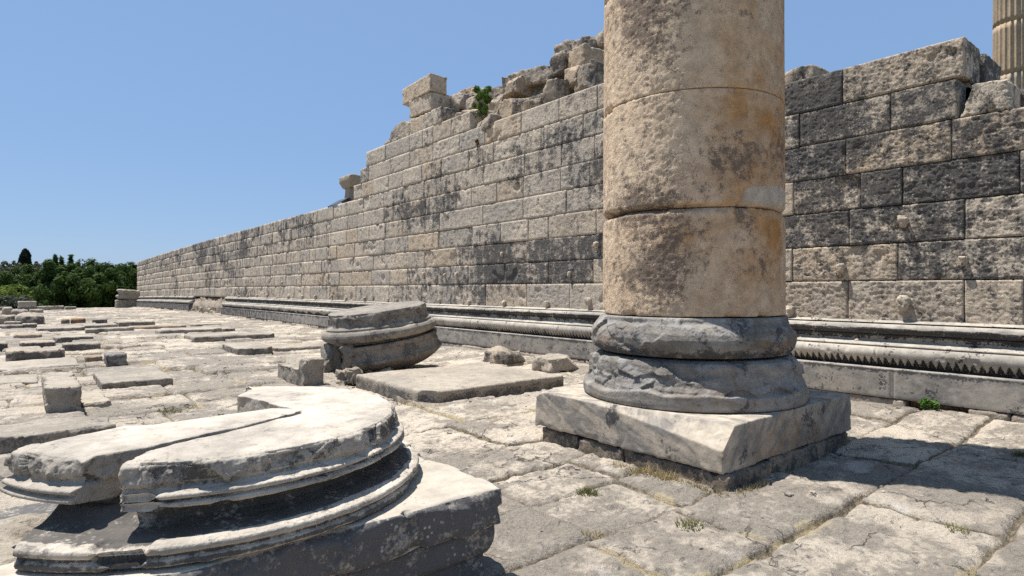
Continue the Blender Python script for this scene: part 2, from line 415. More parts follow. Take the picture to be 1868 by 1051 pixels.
# ------------------------------------------------------------------ pavement
rnd = random.Random(4)
ys = [-8.0]
while ys[-1] < 90: ys.append(ys[-1] + rnd.uniform(.68, 1.25))
YS = np.array(ys)
XJ = []
for j in range(len(ys)):
    x = [-15 - rnd.random()]
    while x[-1] < 13: x.append(x[-1] + rnd.uniform(.85, 1.75))
    XJ.append(np.array(x))
nmax = max(len(x) for x in XJ); XJA = np.array([np.pad(x, (0, nmax - len(x)), constant_values=99) for x in XJ])
SLH = np.random.RandomState(3).rand(len(ys), nmax); SLT = np.random.RandomState(5).rand(len(ys), nmax)
SLA = np.random.RandomState(6).rand(len(ys), nmax) - .5; SLB = np.random.RandomState(8).rand(len(ys), nmax) - .5
def pave(X, Y):
    n = len(X); P = np.stack([X, Y, np.zeros(n)], 1)
    wx = fbm(P, .8, 3, 21) * .07 + fbm(P, 5, 3, 22) * .026; wy = fbm(P, .8, 3, 23) * .07 + fbm(P, 5, 3, 24) * .026
    x = X + wx; y = Y + wy
    j = np.clip(np.searchsorted(YS, y) - 1, 0, len(YS) - 2)
    rows = XJA[j]; i = np.clip((rows <= x[:, None]).sum(1) - 1, 0, nmax - 2)
    x0 = rows[np.arange(n), i]; x1 = rows[np.arange(n), i + 1]; y0 = YS[j]; y1 = YS[j + 1]
    d = np.minimum(np.minimum(x - x0, x1 - x), np.minimum(y - y0, y1 - y))
    far = sstep(5, 12, Y) * sstep(8.6, 6.0, X)
    jw = .013 + .020 * np.clip(fbm(P, 1.3, 2, 30) + .35, 0, 1)
    joint = 1 - sstep(jw * .4, jw * 1.5, d)
    hh = (SLH[j, i] - .5) * (.046 + .075 * far) + (SLA[j, i] * (x - (x0 + x1) / 2) + SLB[j, i] * (y - (y0 + y1) / 2)) * .022
    PA = P * np.array([1, 1.5, 1]); rough = fbm(P, 1.8, 4, 31) * .016 + ridged(PA, 4.5, 4, 33) * .014 + fbm(P, 16, 3, 34) * .006 + np.minimum(facet(PA + wx[:, None], 4.5, 44), .2) * .015
    wear = -.020 * (1 - sstep(0, .09, d + fbm(P, 4, 3, 45) * .05))
    z = hh + rough + wear - joint * (.034 + .03 * far)
    # flaked-off shallow hollows
    fl = fbm(P, 1.5, 5, 35, .6); z -= .014 * sstep(.12, .2, fl)
    z += .10 * sstep(9.0, 9.55, X) * (.6 + .4 * fbm(P, 1.0, 2, 36)) + sag(Y)
    straw = np.clip(1 - sstep(.0, .09, d + fbm(P, 4.5, 4, 37) * .10), 0, 1) * sstep(-.05, .4, fbm(P, .9, 3, 38)) * 1.0
    straw = np.maximum(straw, .42 * sstep(.2, .5, fbm(P, .42, 4, 39)) * sstep(3.5, 1.0, np.abs(X - 8.4)) )
    gl = .45 + (SLT[j, i] - .5) * .28 + fbm(P, 1.1, 5, 47) * .8 + .20 * sstep(8, 16, Y)
    return z, np.stack([joint, SLT[j, i] * .6 + .4 * SLH[j, i], np.clip(gl, 0, 1), straw], 1)
def patch(x0, x1, y0, y1, st):
    nx = int(round((x1 - x0) / st)); ny = int(round((y1 - y0) / st))
    gx, gy = np.meshgrid(np.linspace(x0, x1, nx + 1), np.linspace(y0, y1, ny + 1), indexing='ij')
    z, m = pave(gx.ravel(), gy.ravel())
    idx = np.arange(gx.size).reshape(gx.shape)
    Q = np.stack([idx[:-1, :-1], idx[1:, :-1], idx[1:, 1:], idx[:-1, 1:]], -1).reshape(-1, 4)
    return np.stack([gx.ravel(), gy.ravel(), z], 1), Q, m
Vs, Qs, Ms, b0 = [], [], [], 0
for args in ((-1.6, 9.95, .4, 9.0, .0165), (-4, 9.95, 9.0, 24, .04), (-7, 9.95, 24, 86, .11), (-12, -1.6, -6, 9, .1), (-1.6, 9.95, -6, .4, .06), (-12, -4, 9, 24, .15), (-12, -7, 24, 86, .3)):
    v, q, m = patch(*args); Vs.append(v); Qs.append(q + b0); Ms.append(m); b0 += len(v)
link('pavement', mesh_from('pavement', np.concatenate(Vs), np.concatenate(Qs), mat=M['floor'], mask=np.concatenate(Ms)), kind='structure')

# land around, with the low hill on the left horizon
gx, gy = np.meshgrid(np.concatenate([np.linspace(-900, -130, 20), np.linspace(-120, 160, 90), np.linspace(175, 900, 20)]),
                     np.concatenate([np.linspace(-500, -20, 14), np.linspace(0, 330, 90), np.linspace(350, 1500, 24)]), indexing='ij')
x, y = gx.ravel(), gy.ravel(); d = np.hypot(x, y)
P3 = np.stack([x, y, x * 0], 1)
hill = sstep(95, 235, y) * (7.2 + 1.6 * fbm(P3, .012, 3, 51)) * sstep(-330, -60, x) * sstep(150, 40, x) + sstep(105, 200, y) * .5
z = -1.3 + hill - .0 + fbm(P3, .05, 3, 52) * .25
idx = np.arange(gx.size).reshape(gx.shape)
Q = np.stack([idx[:-1, :-1], idx[1:, :-1], idx[1:, 1:], idx[:-1, 1:]], -1).reshape(-1, 4)
link('ground', mesh_from('ground', np.stack([x, y, z], 1), Q, mat=M['ground'], mask=(0, .5, 0, 0)), kind='structure')
def hill_z(x, y):
    h = float(sstep(95, 235, np.array([y]))[0] * (7.2 + 1.6 * fbm(np.array([[x, y, 0.]]), .012, 3, 51)[0]) * sstep(-330, -60, np.array([x]))[0] * sstep(150, 40, np.array([x]))[0] + sstep(105, 200, np.array([y]))[0] * .5)
    return -1.3 + h
# stone edge under the pavement so that it does not float
def boxmesh(name, x0, x1, y0, y1, z0, z1, mat, mask=(0, .5, 0, 0), smooth=False):
    V = np.array([(x, y, z) for x in (x0, x1) for y in (y0, y1) for z in (z0, z1)], float)
    Q = np.array([(0, 1, 3, 2), (4, 6, 7, 5), (0, 4, 5, 1), (2, 3, 7, 6), (0, 2, 6, 4), (1, 5, 7, 3)])
    return mesh_from(name, V, Q, mat=mat, mask=mask, smooth=smooth)
link('platform', boxmesh('platform', -11.9, 14, -5.9, 85.8, -1.6, -.75, M['slab']), kind='structure')

# ------------------------------------------------------------------ the temple wall
wall = thing('temple_wall', (XF, 20, 0), 'long ancient ashlar wall with carved base moulding, running away behind the columns', 'wall')
wi = wall.location.copy()
def wlink(name, me, **k):
    o = link(name, me, wall, **k); me.transform(Matrix.Translation(-Vector(wi))); return o
Wy = lambda px: W(px, XF)
# joints measured along the near stretch: px positions per course (0 = lowest)
JOINT = {0: [1868, 1759, 1547.5, 1300, 1180, 1040, 961, 886, 830, 770, 710],
         1: [1990, 1868 + 40, 1637.7, 1445, 1330, 1150, 1082, 1001, 920, 854, 800, 744],
         2: [1960, 1760, 1549, 1380, 1200, 1100, 962, 832, 775, 721],
         3: [1868 + 60, 1868 - 8, 1646, 1570, 1448, 1290, 1150, 1088, 1000.6, 964, 914, 862, 800, 745],
         4: [1868 + 30, 1735.8, 1543, 1400, 1250, 1110, 1033.6, 955, 881, 802, 744],
         5: [1747, 1624.7, 1458, 1330, 1200, 1076.6, 1022.7, 955, 906, 860, 810],
         6: [1760, 1537, 1400, 1280, 1170, 1085, 1024.5, 957, 882, 830, 774, 740],
         7: [1300, 1180, 1064, 993, 900, 855, 806, 770, 735],
         8: [1250, 1090, 1020, 951, 885, 838, 790, 748],
         9: [858, 823, 790, 771, 747, 703]}
YEND = {7: Wy(645), 8: Wy(657), 9: Wy(668)}
DARK = {  # course -> list of (px lo, px hi, crust, warm)
    6: [(1420, 1537, 1.0, 0), (1537, 1780, .30, .35)], 5: [(1420, 1640, .35, .1), (1640, 1780, .55, .1)],
    4: [(1420, 1543, .5, 0), (1543, 1640, .5, .55), (1640, 1736, .72, .35), (1736, 1900, .75, .5)],
    3: [(1420, 1448, .7, .1), (1448, 1570, .8, .3), (1570, 1980, 1.0, 0)],
    2: [(1420, 1549, .85, .1), (1549, 1600, .6, .4), (1600, 1760, .85, 0), (1760, 1980, .5, .1), (962, 1110, .85, .1), (832, 962, .6, .1)],
    1: [(1420, 1637, .38, .5), (1637, 1990, .72, 0), (1000, 1110, .95, 0), (900, 1001, .75, 0), (744, 900, .6, 0)],
    0: [(1420, 1560, .3, .1), (1560, 1759, .22, .2), (1759, 1990, .2, .2), (700, 860, .5, 0)]}
Vs, Qs, Ms, b0 = [], [], [], 0
rs = np.random.RandomState(12)
HOLE = W(377, XF)
def add_block(y0, y1, z0, z1, crust, warm, tint, off, st, seed):
    global b0
    h, w = z1 - z0, y1 - y0
    nz = max(4, int(round(h / st))); ny = max(3, int(round(w / st)))
    gap = .0045 + .0045 * rs.rand()
    vy, vz = np.meshgrid(np.linspace(0, 1, ny + 1), np.linspace(0, 1, nz + 1), indexing='ij')
    y = y0 + gap + vy.ravel() * (w - 2 * gap); z = z0 + gap + vz.ravel() * (h - 2 * gap)
    P = np.stack([np.full(len(y), seed * .37), y, z], 1)
    # wandering edges
    e = np.minimum(np.minimum(y - y0, y1 - y), np.minimum(z - z0, z1 - z)) - gap
    wob = np.clip(fbm(P, 3.0, 3, 61) * .9 + .12, 0, 1)
    bev = .006 + .030 * wob
    t = np.clip(1 - e / bev, 0, 1)
    x = XF + off + t ** 2 * bev * .75
    amp = (.55 + .6 * (rs.rand()))
    x -= amp * (ridged(P * np.array([1, 1, 1.15]), 17 if st < .03 else 8, 3, 62) * .015 + fbm(P, 4.2, 3, 63) * .011) * (1 - .6 * t)
    x += .035 * sstep(.34, .5, fbm(P, 1.7, 3, 64))            # spalls
    # ring of side faces reaching back
    idx = np.arange(len(y)).reshape(vy.shape)
    Q = np.stack([idx[:-1, :-1], idx[:-1, 1:], idx[1:, 1:], idx[1:, :-1]], -1).reshape(-1, 4)
    ring = np.concatenate([idx[:, 0], idx[-1, 1:], idx[-2::-1, -1], idx[0, -2:0:-1]])
    n = len(y); V = np.stack([x, y, z], 1)
    back = V[ring].copy(); back[:, 0] = XF + .5
    rb = n + np.arange(len(ring)); Q2 = np.stack([ring, np.roll(ring, -1), np.roll(rb, -1), rb], -1)
    V = np.concatenate([V, back]); Q = np.concatenate([Q, Q2])
    V[:, 2] += sag(V[:, 1])
    m = np.zeros((len(V), 4)); 
    vfade = 1.0
    PW = np.concatenate([P, P[ring]]); PW[:, 0] = 0; m[:, 0] = crust * .98 + .35 * fbm(PW, 1.6, 3, 65) + .6 * sstep(.0, .45, fbm(PW * np.array([1, .6, 1]), .55, 3, 66)) - .08; m[:, 1] = tint; m[:, 2] = warm; m[:, 3] = 0
    m = np.clip(m, 0, 1)
    Vs.append(V); Qs.append(Q + b0); Ms.append(m); b0 += len(V)
for c in range(10):
    z0, z1 = SEAM[c], SEAM[c + 1]
    yj = sorted(set(Wy(p) for p in JOINT[c]))
    if c <= 4:
        while yj[0] > -3: yj.insert(0, yj[0] - rnd.uniform(1.2, 1.9))
    yend = YEND.get(c, 82.0)
    while yj[-1] < yend - .4:
        yy = yj[-1]
        rng = (1.0, 1.9) if yy < 26 else ((.8, 1.7) if c < 3 else (.6, 1.25))
        yj.append(min(yend, yy + rnd.uniform(*rng)))
    yj[-1] = yend
    if yj[-1] - yj[-2] < .3: yj.pop(-2)
    k = 0
    for a, bq in zip(yj[:-1], yj[1:]):
        mid = (a + bq) / 2; k += 1
        dxr, dyr = XF, mid; px = 934 + F * ((CO * dxr - SI * dyr) / (SI * dxr + CO * dyr))
        crust, warm = None, None
        for lo, hi, cr, wm in DARK.get(c, []):
            if lo <= px < hi: crust, warm = cr, wm
        if crust is None:
            crust = .0 + .3 * rs.rand() ** 2; warm = .15 + rs.rand() * .5 if rs.rand() < .36 else 0
            if mid > 26: crust = .08 + .3 * rs.rand() + (.22 if c >= 4 else 0); warm = .25 * rs.rand() if c < 5 else 0
        tint = rs.rand()
        dep = depth_of(XF, mid); st = max(.0165, .0019 * dep)
        far = mid > 27 and c >= 3
        off = rs.normal() * (.006 if not far else .012)
        if c == 1 and a < HOLE < bq:
            add_block(a, HOLE - .45, z0, z1, .2, .1, tint, 0, st, 5000); add_block(HOLE + .45, bq, z0, z1, .2, .1, tint, 0, st, 5001); continue
        add_block(a, bq, z0 + (rs.normal() * .012 if far else 0), z1, float(crust), float(warm), tint, off, st, c * 100 + k)
wlink('masonry', mesh_from('masonry', np.concatenate(Vs), np.concatenate(Qs), mat=M['masonry'], mask=np.concatenate(Ms)))
# rubble core behind the facing, stepped like the ruin
prof = [(-3, 4.1), (Wy(1747) + .05, 4.68), (Wy(1760) + .05, 5.22), (Wy(1300), 5.82), (Wy(1250), 6.38), (Wy(858), 6.9), (Wy(668) - .1, 6.9), (Wy(668), 6.3), (Wy(657), 5.8), (Wy(645), 5.25), (81.8, 5.25)]
Vc, Qc, bb = [], [], 0
for (ya, za), (yb, zb) in zip(prof[:-1], prof[1:]):
    n = max(1, int((yb - ya) / 3))
    for i in range(n):
        a, bq = ya + (yb - ya) * i / n, ya + (yb - ya) * (i + 1) / n
        s0, s1 = float(sag(a)), float(sag(bq))
        for (x0, x1, zt) in ((XF + .4, XF + 2.1, za),):
            V = [(x0, a, -.5 + s0), (x1, a, -.5 + s0), (x1, bq, -.5 + s1), (x0, bq, -.5 + s1), (x0, a, zt + s0), (x1, a, zt + s0), (x1, bq, zt + s1), (x0, bq, zt + s1)]
            Vc += V; Qc += [[bb + k for k in f] for f in ((0, 1, 5, 4), (1, 2, 6, 5), (2, 3, 7, 6), (3, 0, 4, 7), (4, 5, 6, 7), (0, 3, 2, 1))]; bb += 8
wlink('core', mesh_from('core', Vc, Qc, mat=M['rubble'], mask=(.5, .3, 0, 0), smooth=False))

# base mouldings: a profile swept along the wall
def sweep(name, prof, y0, y1, mat, step0, stepk, carve=None, amp=.003, seglen=(1.6, 2.4), maskf=None, seed=0, chip=.02):
    prof = np.array(prof, float); rr = random.Random(seed)
    yy = [y0]
    while yy[-1] < y1: yy.append(yy[-1] + max(step0, stepk * depth_of(XF, max(yy[-1], 0))))
    yy[-1] = y1; yy = np.array(yy)
    seg = [y0]
    while seg[-1] < y1: seg.append(seg[-1] + rr.uniform(*seglen))
    seg = np.array(seg); si = np.searchsorted(seg, yy) - 1; so_ = np.random.RandomState(seed + 4).normal(size=len(seg) + 2) * .006
    so2 = np.random.RandomState(seed + 9).rand(len(seg) + 2)
    dj = np.min(np.abs(yy[:, None] - seg[None, :]), 1)
    ny, npf = len(yy), len(prof)
    X = np.tile(prof[:, 0], (ny, 1)); Z = np.tile(prof[:, 1], (ny, 1)); Y = np.tile(yy[:, None], (1, npf))
    P = np.stack([X.ravel(), Y.ravel(), Z.ravel()], 1)
    n1 = fbm(P, 7, 3, seed + 70).reshape(ny, npf); n2 = fbm(P, 1.4, 3, seed + 71).reshape(ny, npf)
    X = X + n1 * amp + n2 * amp * 1.6 + so_[si][:, None] + (.032 * np.exp(-(dj / .010) ** 2))[:, None]
    X = X + chip * sstep(.3, .5, fbm(P, 2.6, 4, seed + 72).reshape(ny, npf))
    m = np.zeros((ny, npf, 4)); m[:, :, 1] = so2[si][:, None]; m[:, :, 0] = .2
    if carve is not None: X, m = carve(X, Y, Z, m)
    if maskf is not None: m = maskf(X, Y, Z, m)
    Z = Z + sag(Y)
    idx = np.arange(ny * npf).reshape(ny, npf)
    Q = np.stack([idx[:-1, :-1], idx[:-1, 1:], idx[1:, 1:], idx[1:, :-1]], -1).reshape(-1, 4)
    V = np.stack([X.ravel(), Y.ravel(), Z.ravel()], 1)
    # end caps: pull the end profiles back into the wall
    for e in (0, -1):
        r_ = idx[e]; ex = V[r_].copy(); ex[:, 0] = XF + .1; b = len(V); V = np.concatenate([V, ex]); nb_ = b + np.arange(npf)
        q = np.stack([r_[:-1], r_[1:], nb_[1:], nb_[:-1]], -1); Q = np.concatenate([Q, q if e == -1 else q[:, ::-1]])
        m = np.concatenate([m.reshape(-1, 4), m.reshape(-1, 4)[r_]])
    return mesh_from(name, V, Q, mat=mat, mask=np.clip(m.reshape(-1, 4), 0, 1))
def arc(cx, cz, r, a0, a1, n): return [(cx - r * math.cos(R(a)), cz + r * math.sin(R(a))) for a in np.linspace(a0, a1, n)]
UP = [(XF + .05, 1.30), (10.16, 1.275), (10.115, 1.258), (10.085, 1.252), (10.085, 1.243), (10.16, 1.238), (10.165, 1.226)] + arc(10.10, 1.152, .078, 80, -75, 14) + [(10.10, 1.072), (10.075, 1.068), (10.072, 1.05), (10.10, 1.045), (10.115, 1.02), (10.115, .985)]
UP += [(10.08, .962), (10.04, .945), (9.99, .93), (9.955, .925), (9.953, .905), (9.985, .900), (9.985, .888)]
LO = [(10.0, .89)] + arc(9.945, .795, .10, 78, -5, 12) + [(9.848, .762), (9.853, .74), (9.862, .72), (9.872, .70), (9.884, .68), (9.896, .66), (9.908, .64), (9.915, .62), (9.918, .604)]
LOd = dense(LO, .013)
PITCH = .0956
def carve(X, Y, Z, m):
    v = (Z - .615) / (.75 - .615)                    # 0 bottom .. 1 top of the carved zone
    fr = np.abs(((Y / PITCH) % 1.0) - .5) * 2        # 0 in the middle of a leaf
    v = v + .10 * fbm(np.stack([X.ravel() * 0, Y.ravel(), Z.ravel() * .3], 1), 2.5, 4, 88).reshape(Y.shape); worn = sstep(.22, .38, fbm(np.stack([X.ravel() * 0, Y.ravel(), Z.ravel() * 0], 1), .8, 4, 89).reshape(Y.shape)); v = v + worn * .35 * (v > .1)
    inside = sstep(-.08, .05, np.clip(1 - fr, 0, 1) ** .75 - np.clip(v, 0, 2) * .98) * (v > -.2) * (v < 1.0)
    leaf = np.exp(-((fr - .12) / .20) ** 2) * np.exp(-((v - .28) / .22) ** 2)
    nearw = sstep(34, 20, Y)
    X = X + inside * nearw * (.045 - .040 * leaf)
    m[:, :, 0] = np.where(v < 1.0, np.maximum(m[:, :, 0], np.clip(inside * 1.0 + (1 - nearw) * sstep(.9, .6, v) * .9, 0, 1)), m[:, :, 0])  # carved hollows and underside: black crust and painted shade together
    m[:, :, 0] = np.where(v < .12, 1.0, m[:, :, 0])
    return X, m
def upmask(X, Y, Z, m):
    m[:, :, 0] = np.where((Z < 1.165 + .012 * np.sin(Y * 9) * np.sin(Y * 3.7)) & (Z > 1.04), 1.0, m[:, :, 0]); m[:, :, 0] = np.where((Z <= 1.04) & (Z > .985), .62, m[:, :, 0]); m[:, :, 0] = np.where(np.abs(Z - 1.24) < .012, .8, m[:, :, 0])  # torus underside and undercut line: crust plus painted shade; fascia is stained
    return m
def dmask(X, Y, Z, m):
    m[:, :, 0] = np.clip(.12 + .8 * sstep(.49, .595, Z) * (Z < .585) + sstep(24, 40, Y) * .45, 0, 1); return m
DA = [(9.93, .600), (9.86, .600), (9.806, .597), (9.80, .588)] + [(9.80, z) for z in np.linspace(.57, .18, 12)] + [(9.804, .165), (9.84, .158), (9.93, .156)]
for (a, bq) in ((-3, 41.8), (51.5, 81.9)):
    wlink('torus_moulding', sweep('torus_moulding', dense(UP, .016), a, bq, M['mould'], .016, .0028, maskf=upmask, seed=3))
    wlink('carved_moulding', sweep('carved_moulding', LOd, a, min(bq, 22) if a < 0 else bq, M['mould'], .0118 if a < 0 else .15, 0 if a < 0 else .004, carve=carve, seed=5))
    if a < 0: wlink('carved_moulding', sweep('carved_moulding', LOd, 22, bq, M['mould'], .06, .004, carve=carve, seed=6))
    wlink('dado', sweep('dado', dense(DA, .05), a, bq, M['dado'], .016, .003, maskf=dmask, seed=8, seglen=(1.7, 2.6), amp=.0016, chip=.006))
# rough footing stones under the dado
Vs, Qs, Ms, b0 = [], [], [], 0
y = -3.0; k = 0
GAPF = (W(1765, 9.8), W(1652, 9.8))
while y < 81.5:
    ln = rnd.uniform(.8, 1.9)
    if y < GAPF[0] < y + ln: ln = max(.2, GAPF[0] - y)
    inset = 0
    if abs(y - GAPF[0]) < .02 or GAPF[0] < y < GAPF[1] - .05: ln = min(.5, GAPF[1] - y); inset = .16
    if 41.8 < y < 51: inset = rnd.uniform(.0, .3)
    v, q = rock((.5, ln - .01, .30), max(.03, .004 * depth_of(10, y)), .02, .012, 6, 200 + k)
    v = v + np.array([9.785 + .25 + inset + rnd.uniform(0, .03), y + ln / 2, -.148]); v[:, 2] += sag(v[:, 1])
    Vs.append(v); Qs.append(q + b0); mm = np.zeros((len(v), 4)); mm[:, 0] = .2; mm[:, 1] = rnd.random(); mm[:, 2] = .9 if inset == .16 else .1; Ms.append(mm); b0 += len(v); y += ln; k += 1
wlink('wall_footing', mesh_from('wall_footing', np.concatenate(Vs), np.concatenate(Qs), mat=M['slab'], mask=np.concatenate(Ms)))
# broken stretch where the mouldings are torn away
Vs, Qs, b0 = [], [], 0
v, q = rock((.5, 9.8, 1.22), .07, .1, .05, 2.2, 299, fac=.16, ff=.9); v = v + np.array([10.33, 46.7, -.1]); v[:, 0] += .16 * sstep(.5, 1.1, v[:, 2]); v[:, 2] += sag(v[:, 1]); Vs.append(v); Qs.append(q + b0); b0 += len(v)
for k in range(14):
    y = rnd.uniform(42, 51.6); s = rnd.uniform(.2, .5)
    v, q = rock((rnd.uniform(.25, .5), s * 1.4, s * .8), .08, .08, .05, 3, 300 + k, big=.06)
    v = v + np.array([10.22 + rnd.uniform(-.10, .06), y, rnd.choice((-.1, .0, .1, .4))]); v[:, 2] += sag(v[:, 1]); Vs.append(v); Qs.append(q + b0); b0 += len(v)
wlink('torn_core', mesh_from('torn_core', np.concatenate(Vs), np.concatenate(Qs), mat=M['slab'], mask=(.1, .2, .25, 0)))

# lifting bosses left standing on the blocks
BOSS = [(1649, 405, .15), (1535, 489, .12), (1757, 477, .12), (1650, 553, .19), (1441, 569, .17), (1564, 623, .09),
        (1076, 551, .17), (1000, 555, .15), (921, 553, .13), (857, 552, .12), (803, 549, .11),
        (774, 501, .12), (813, 503, .12), (834, 501, .13), (917, 464, .11), (1089, 447, .13), (1040, 500, .11),
        (633, 546, .15), (667, 546, .15), (606, 541, .13), (725, 548, .1), (709, 547, .1),
        (437, 541, .15), (453, 540, .15), (470, 540, .12), (488, 540, .15), (507, 544, .13), (528, 541, .17), (553, 542, .16), (577, 542, .16),
        (441, 555, .12), (457, 556, .12), (494, 557, .14), (536, 561, .14), (559, 563, .13), (586, 565, .16),
        (263, 540, .13), (280, 541, .13), (301, 540, .13), (308, 540, .13), (320, 539, .13), (343, 541, .15), (448, 522, .12), (462, 515, .13), (516, 516, .12)]
for k, (px, py, s) in enumerate(BOSS):
    Xb = XF if Zat(px, py, XF) > 1.2 else 10.1
    z = Zat(px, py, Xb); y = W(px, Xb)
    v, q = rock((s * .85, s * rnd.uniform(.75, 1.0), s * 1.15), max(.012, s / 9), s * .3, s * .09, 12, 400 + k, big=s * .1,
                warp=(lambda p, s=s: p * np.stack([np.ones(len(p)), 1 - .25 * (p[:, 2] < s * .4), np.ones(len(p))], 1)))
    v = v + np.array([Xb - s * .26, y, z - s * .58])
    wlink('lifting_boss', mesh_from('lifting_boss', v, q, mat=M['masonry'], mask=(rnd.uniform(.0, .12), rnd.random() * .4, .2, 0)))
# ------------------------------------------------------------------ standing column
CX, CY = 5.964, 4.07
PZ0, PZ1 = .16, .567
colm = thing('column', (CX, CY, 0), 'tall plain weathered marble column standing on a square plinth, cut off by the top of the photo', 'column')
view = np.array([-CX, -CY]) / math.hypot(CX, CY); leftv = np.array([-CO, SI])   # towards camera / towards image left
def plc(name, V, Q, mat, mask, T=None, parent=colm):
    return link(name, mesh_from(name, V, Q, T, mat=mat, mask=mask), parent)
# footing: rough stones under the plinth
for k, (x0, x1, y0, y1) in enumerate([(-1.30, -.55, -1.27, -.1), (-1.31, -.5, -.09, .55), (-1.29, -.5, .56, 1.13), (-.53, .72, -1.24, -.3), (.73, 1.27, -1.22, -.2), (-.48, 1.25, -.18, 1.1)]):
    v, q = rock((x1 - x0 - .012, y1 - y0 - .012, PZ0 + .09), .022, .03, .014, 6, 20 + k, big=.02)
    v = v + np.array([(x0 + x1) / 2, (y0 + y1) / 2, -.10])
    m = np.zeros((len(v), 4)); m[:, 0] = .35; m[:, 1] = rnd.random(); m[:, 2] = 0
    plc('footing_stone', v, q, M['footing'], m)
# plinth slab with its split front corner
A_, B_, C_ = np.array([4.646, 4.45, .57]), np.array([4.646, 2.848, .36]), np.array([4.85, 2.848, .57])
nrm = np.cross(B_ - A_, C_ - A_); nrm /= np.linalg.norm(nrm); nrm *= np.sign(nrm[2])
px_c, py_c = (4.646 + 7.282) / 2, (2.848 + 5.29) / 2; hz = (PZ1 - PZ0) / 2
ctr = np.array([px_c, py_c, (PZ0 + PZ1) / 2]); dch = float(nrm @ (A_ - ctr))
v, q = rock((2.636, 2.442, PZ1 - PZ0),     .0135, .010, .0035, 5, 31, fac=.009, ff=2.2, chops=[(*nrm, dch), (-.5, .5, .7, 1.36)], maxn=190)
v = v + np.array([px_c - CX, py_c - CY, PZ0])
m = np.zeros((len(v), 4)); m[:, 1] = .4
wp = v + np.array([CX, CY, 0])
def blob(P, c, s): 
    d = (P - np.array(c)) / np.array(s); return np.exp(-(d ** 2).sum(1))
m[:, 0] = .0 + .75 * blob(wp, (4.646, 4.1, .42), (.3, .10, .12)) + .6 * blob(wp, (5.05, 2.848, .30), (.13, .3, .14)) + .6 * blob(wp, (6.25, 2.848, .42), (.2, .3, .12))
m[:, 2] = .7 * sstep(2.9, 2.84, wp[:, 1]) * blob(wp, (5.95, 2.848, .22), (.75, 9, .22)) + .25 * sstep(2.9, 2.84, wp[:, 1])
plc('plinth', v, q, M['plinth'], np.clip(m, 0, 1))
# base disc and torus
def turned(name, profile, mat, step, amp, freq, parent, maskf=None, dispf=None, seed=1, n=340, center=(CX, CY)):
    V, Q, T = lathe(dense(profile, step), n)
    P = V + np.array([center[0], center[1], 0])
    N = V.copy(); N[:, 2] = 0; N /= np.linalg.norm(N, axis=1, keepdims=True) + 1e-9
    d = fbm(P, freq, 4, seed) * amp
    if dispf is not None: d = d + dispf(P, N, V)
    V = V + N * d[:, None]
    m = np.zeros((len(V), 4)); m[:, 1] = .5
    if maskf is not None: m = maskf(P, N, m)
    return link(name, mesh_from(name, V, Q, T, mat=mat, mask=np.clip(m, 0, 1)), parent)
def disc_disp(P, N, V):
    z = V[:, 2]; bad = sstep(.715, .735, z + fbm(P, 2.2, 4, 81) * .07)       # weathered away above the lower band
    left = N[:, :2] @ leftv
    wob = P + fbm(P, 6, 3, 80)[:, None] * .03
    fl = facet(wob * np.array([1, 1, 1.6]), 2.6, 79, 1.3); ins = bad * np.clip(.045 + .042 * fl + facet(wob, 8, 78) * .006 + .006 * fbm(P, 14, 4, 84) + .010 * ridged(P, 16, 3, 83) * sstep(-.3, .5, left), 0, .16)
    keep = sstep(.1, .4, fbm(P, 1.6, 3, 85)) * sstep(.84, .9, z)
    return -ins * (1 - .75 * keep)
turned('base_disc', [(.5, PZ1 + .004), (1.205, PZ1 + .004), (1.222, .585), (1.228, .62), (1.226, .72), (1.222, .76), (1.20, .80), (1.175, .90), (1.16, .985), (1.13, 1.02), (1.05, 1.045), (.6, 1.048)], M['grey'], .0115, .004, 4, colm,
       lambda P, N, m: np.stack([.15 + .25 * sstep(.0, .4, fbm(P, 2, 3, 86)), .35 + .5 * sstep(.72, .8, P[:, 2]) * sstep(-.4, .5, N[:, :2] @ leftv), .5 * blob(P, (CX - .85, CY - .85, .75), (.3, .3, .12)), m[:, 3]], 1), disc_disp, 87, 560)
def torus_disp(P, N, V):
    z = V[:, 2]; th = N[:, :2] @ leftv
    wob = P + fbm(P, 6, 4, 90)[:, None] * .035
    f1 = facet(wob * np.array([1, 1, 1.3]), 2.1, 91, 1.3); f2 = facet(wob, 6.5, 92)
    band = np.exp(-((z - 1.17) / .05) ** 2) * sstep(0, .3, fbm(P, 1.2, 2, 93))
    return -np.clip(.025 + .05 * f1 + .012 * f2, 0, .16) * sstep(1.06, 1.12, z) * sstep(1.475, 1.40, z) * (1 - .8 * band) + fbm(P, 14, 4, 94) * .005 + .006 * band * np.sin(z * 130)
turned('base_torus', [(.6, 1.055), (.98, 1.06), (1.06, 1.075), (1.12, 1.12), (1.145, 1.19), (1.15, 1.25), (1.135, 1.31), (1.10, 1.36), (1.06, 1.41), (1.03, 1.45), (1.01, 1.468), (.6, 1.472)], M['grey'], .0115, .004, 4, colm,
       lambda P, N, m: np.stack([.2 + .6 * sstep(1.2, 1.1, P[:, 2]), .3 + .55 * sstep(-.1, .3, fbm(P, 1.5, 3, 95)), .75 * sstep(.0, .35, fbm(P, 1.4, 3, 96)) * sstep(1.32, 1.2, P[:, 2]), m[:, 3]], 1), torus_disp, 97, 520)
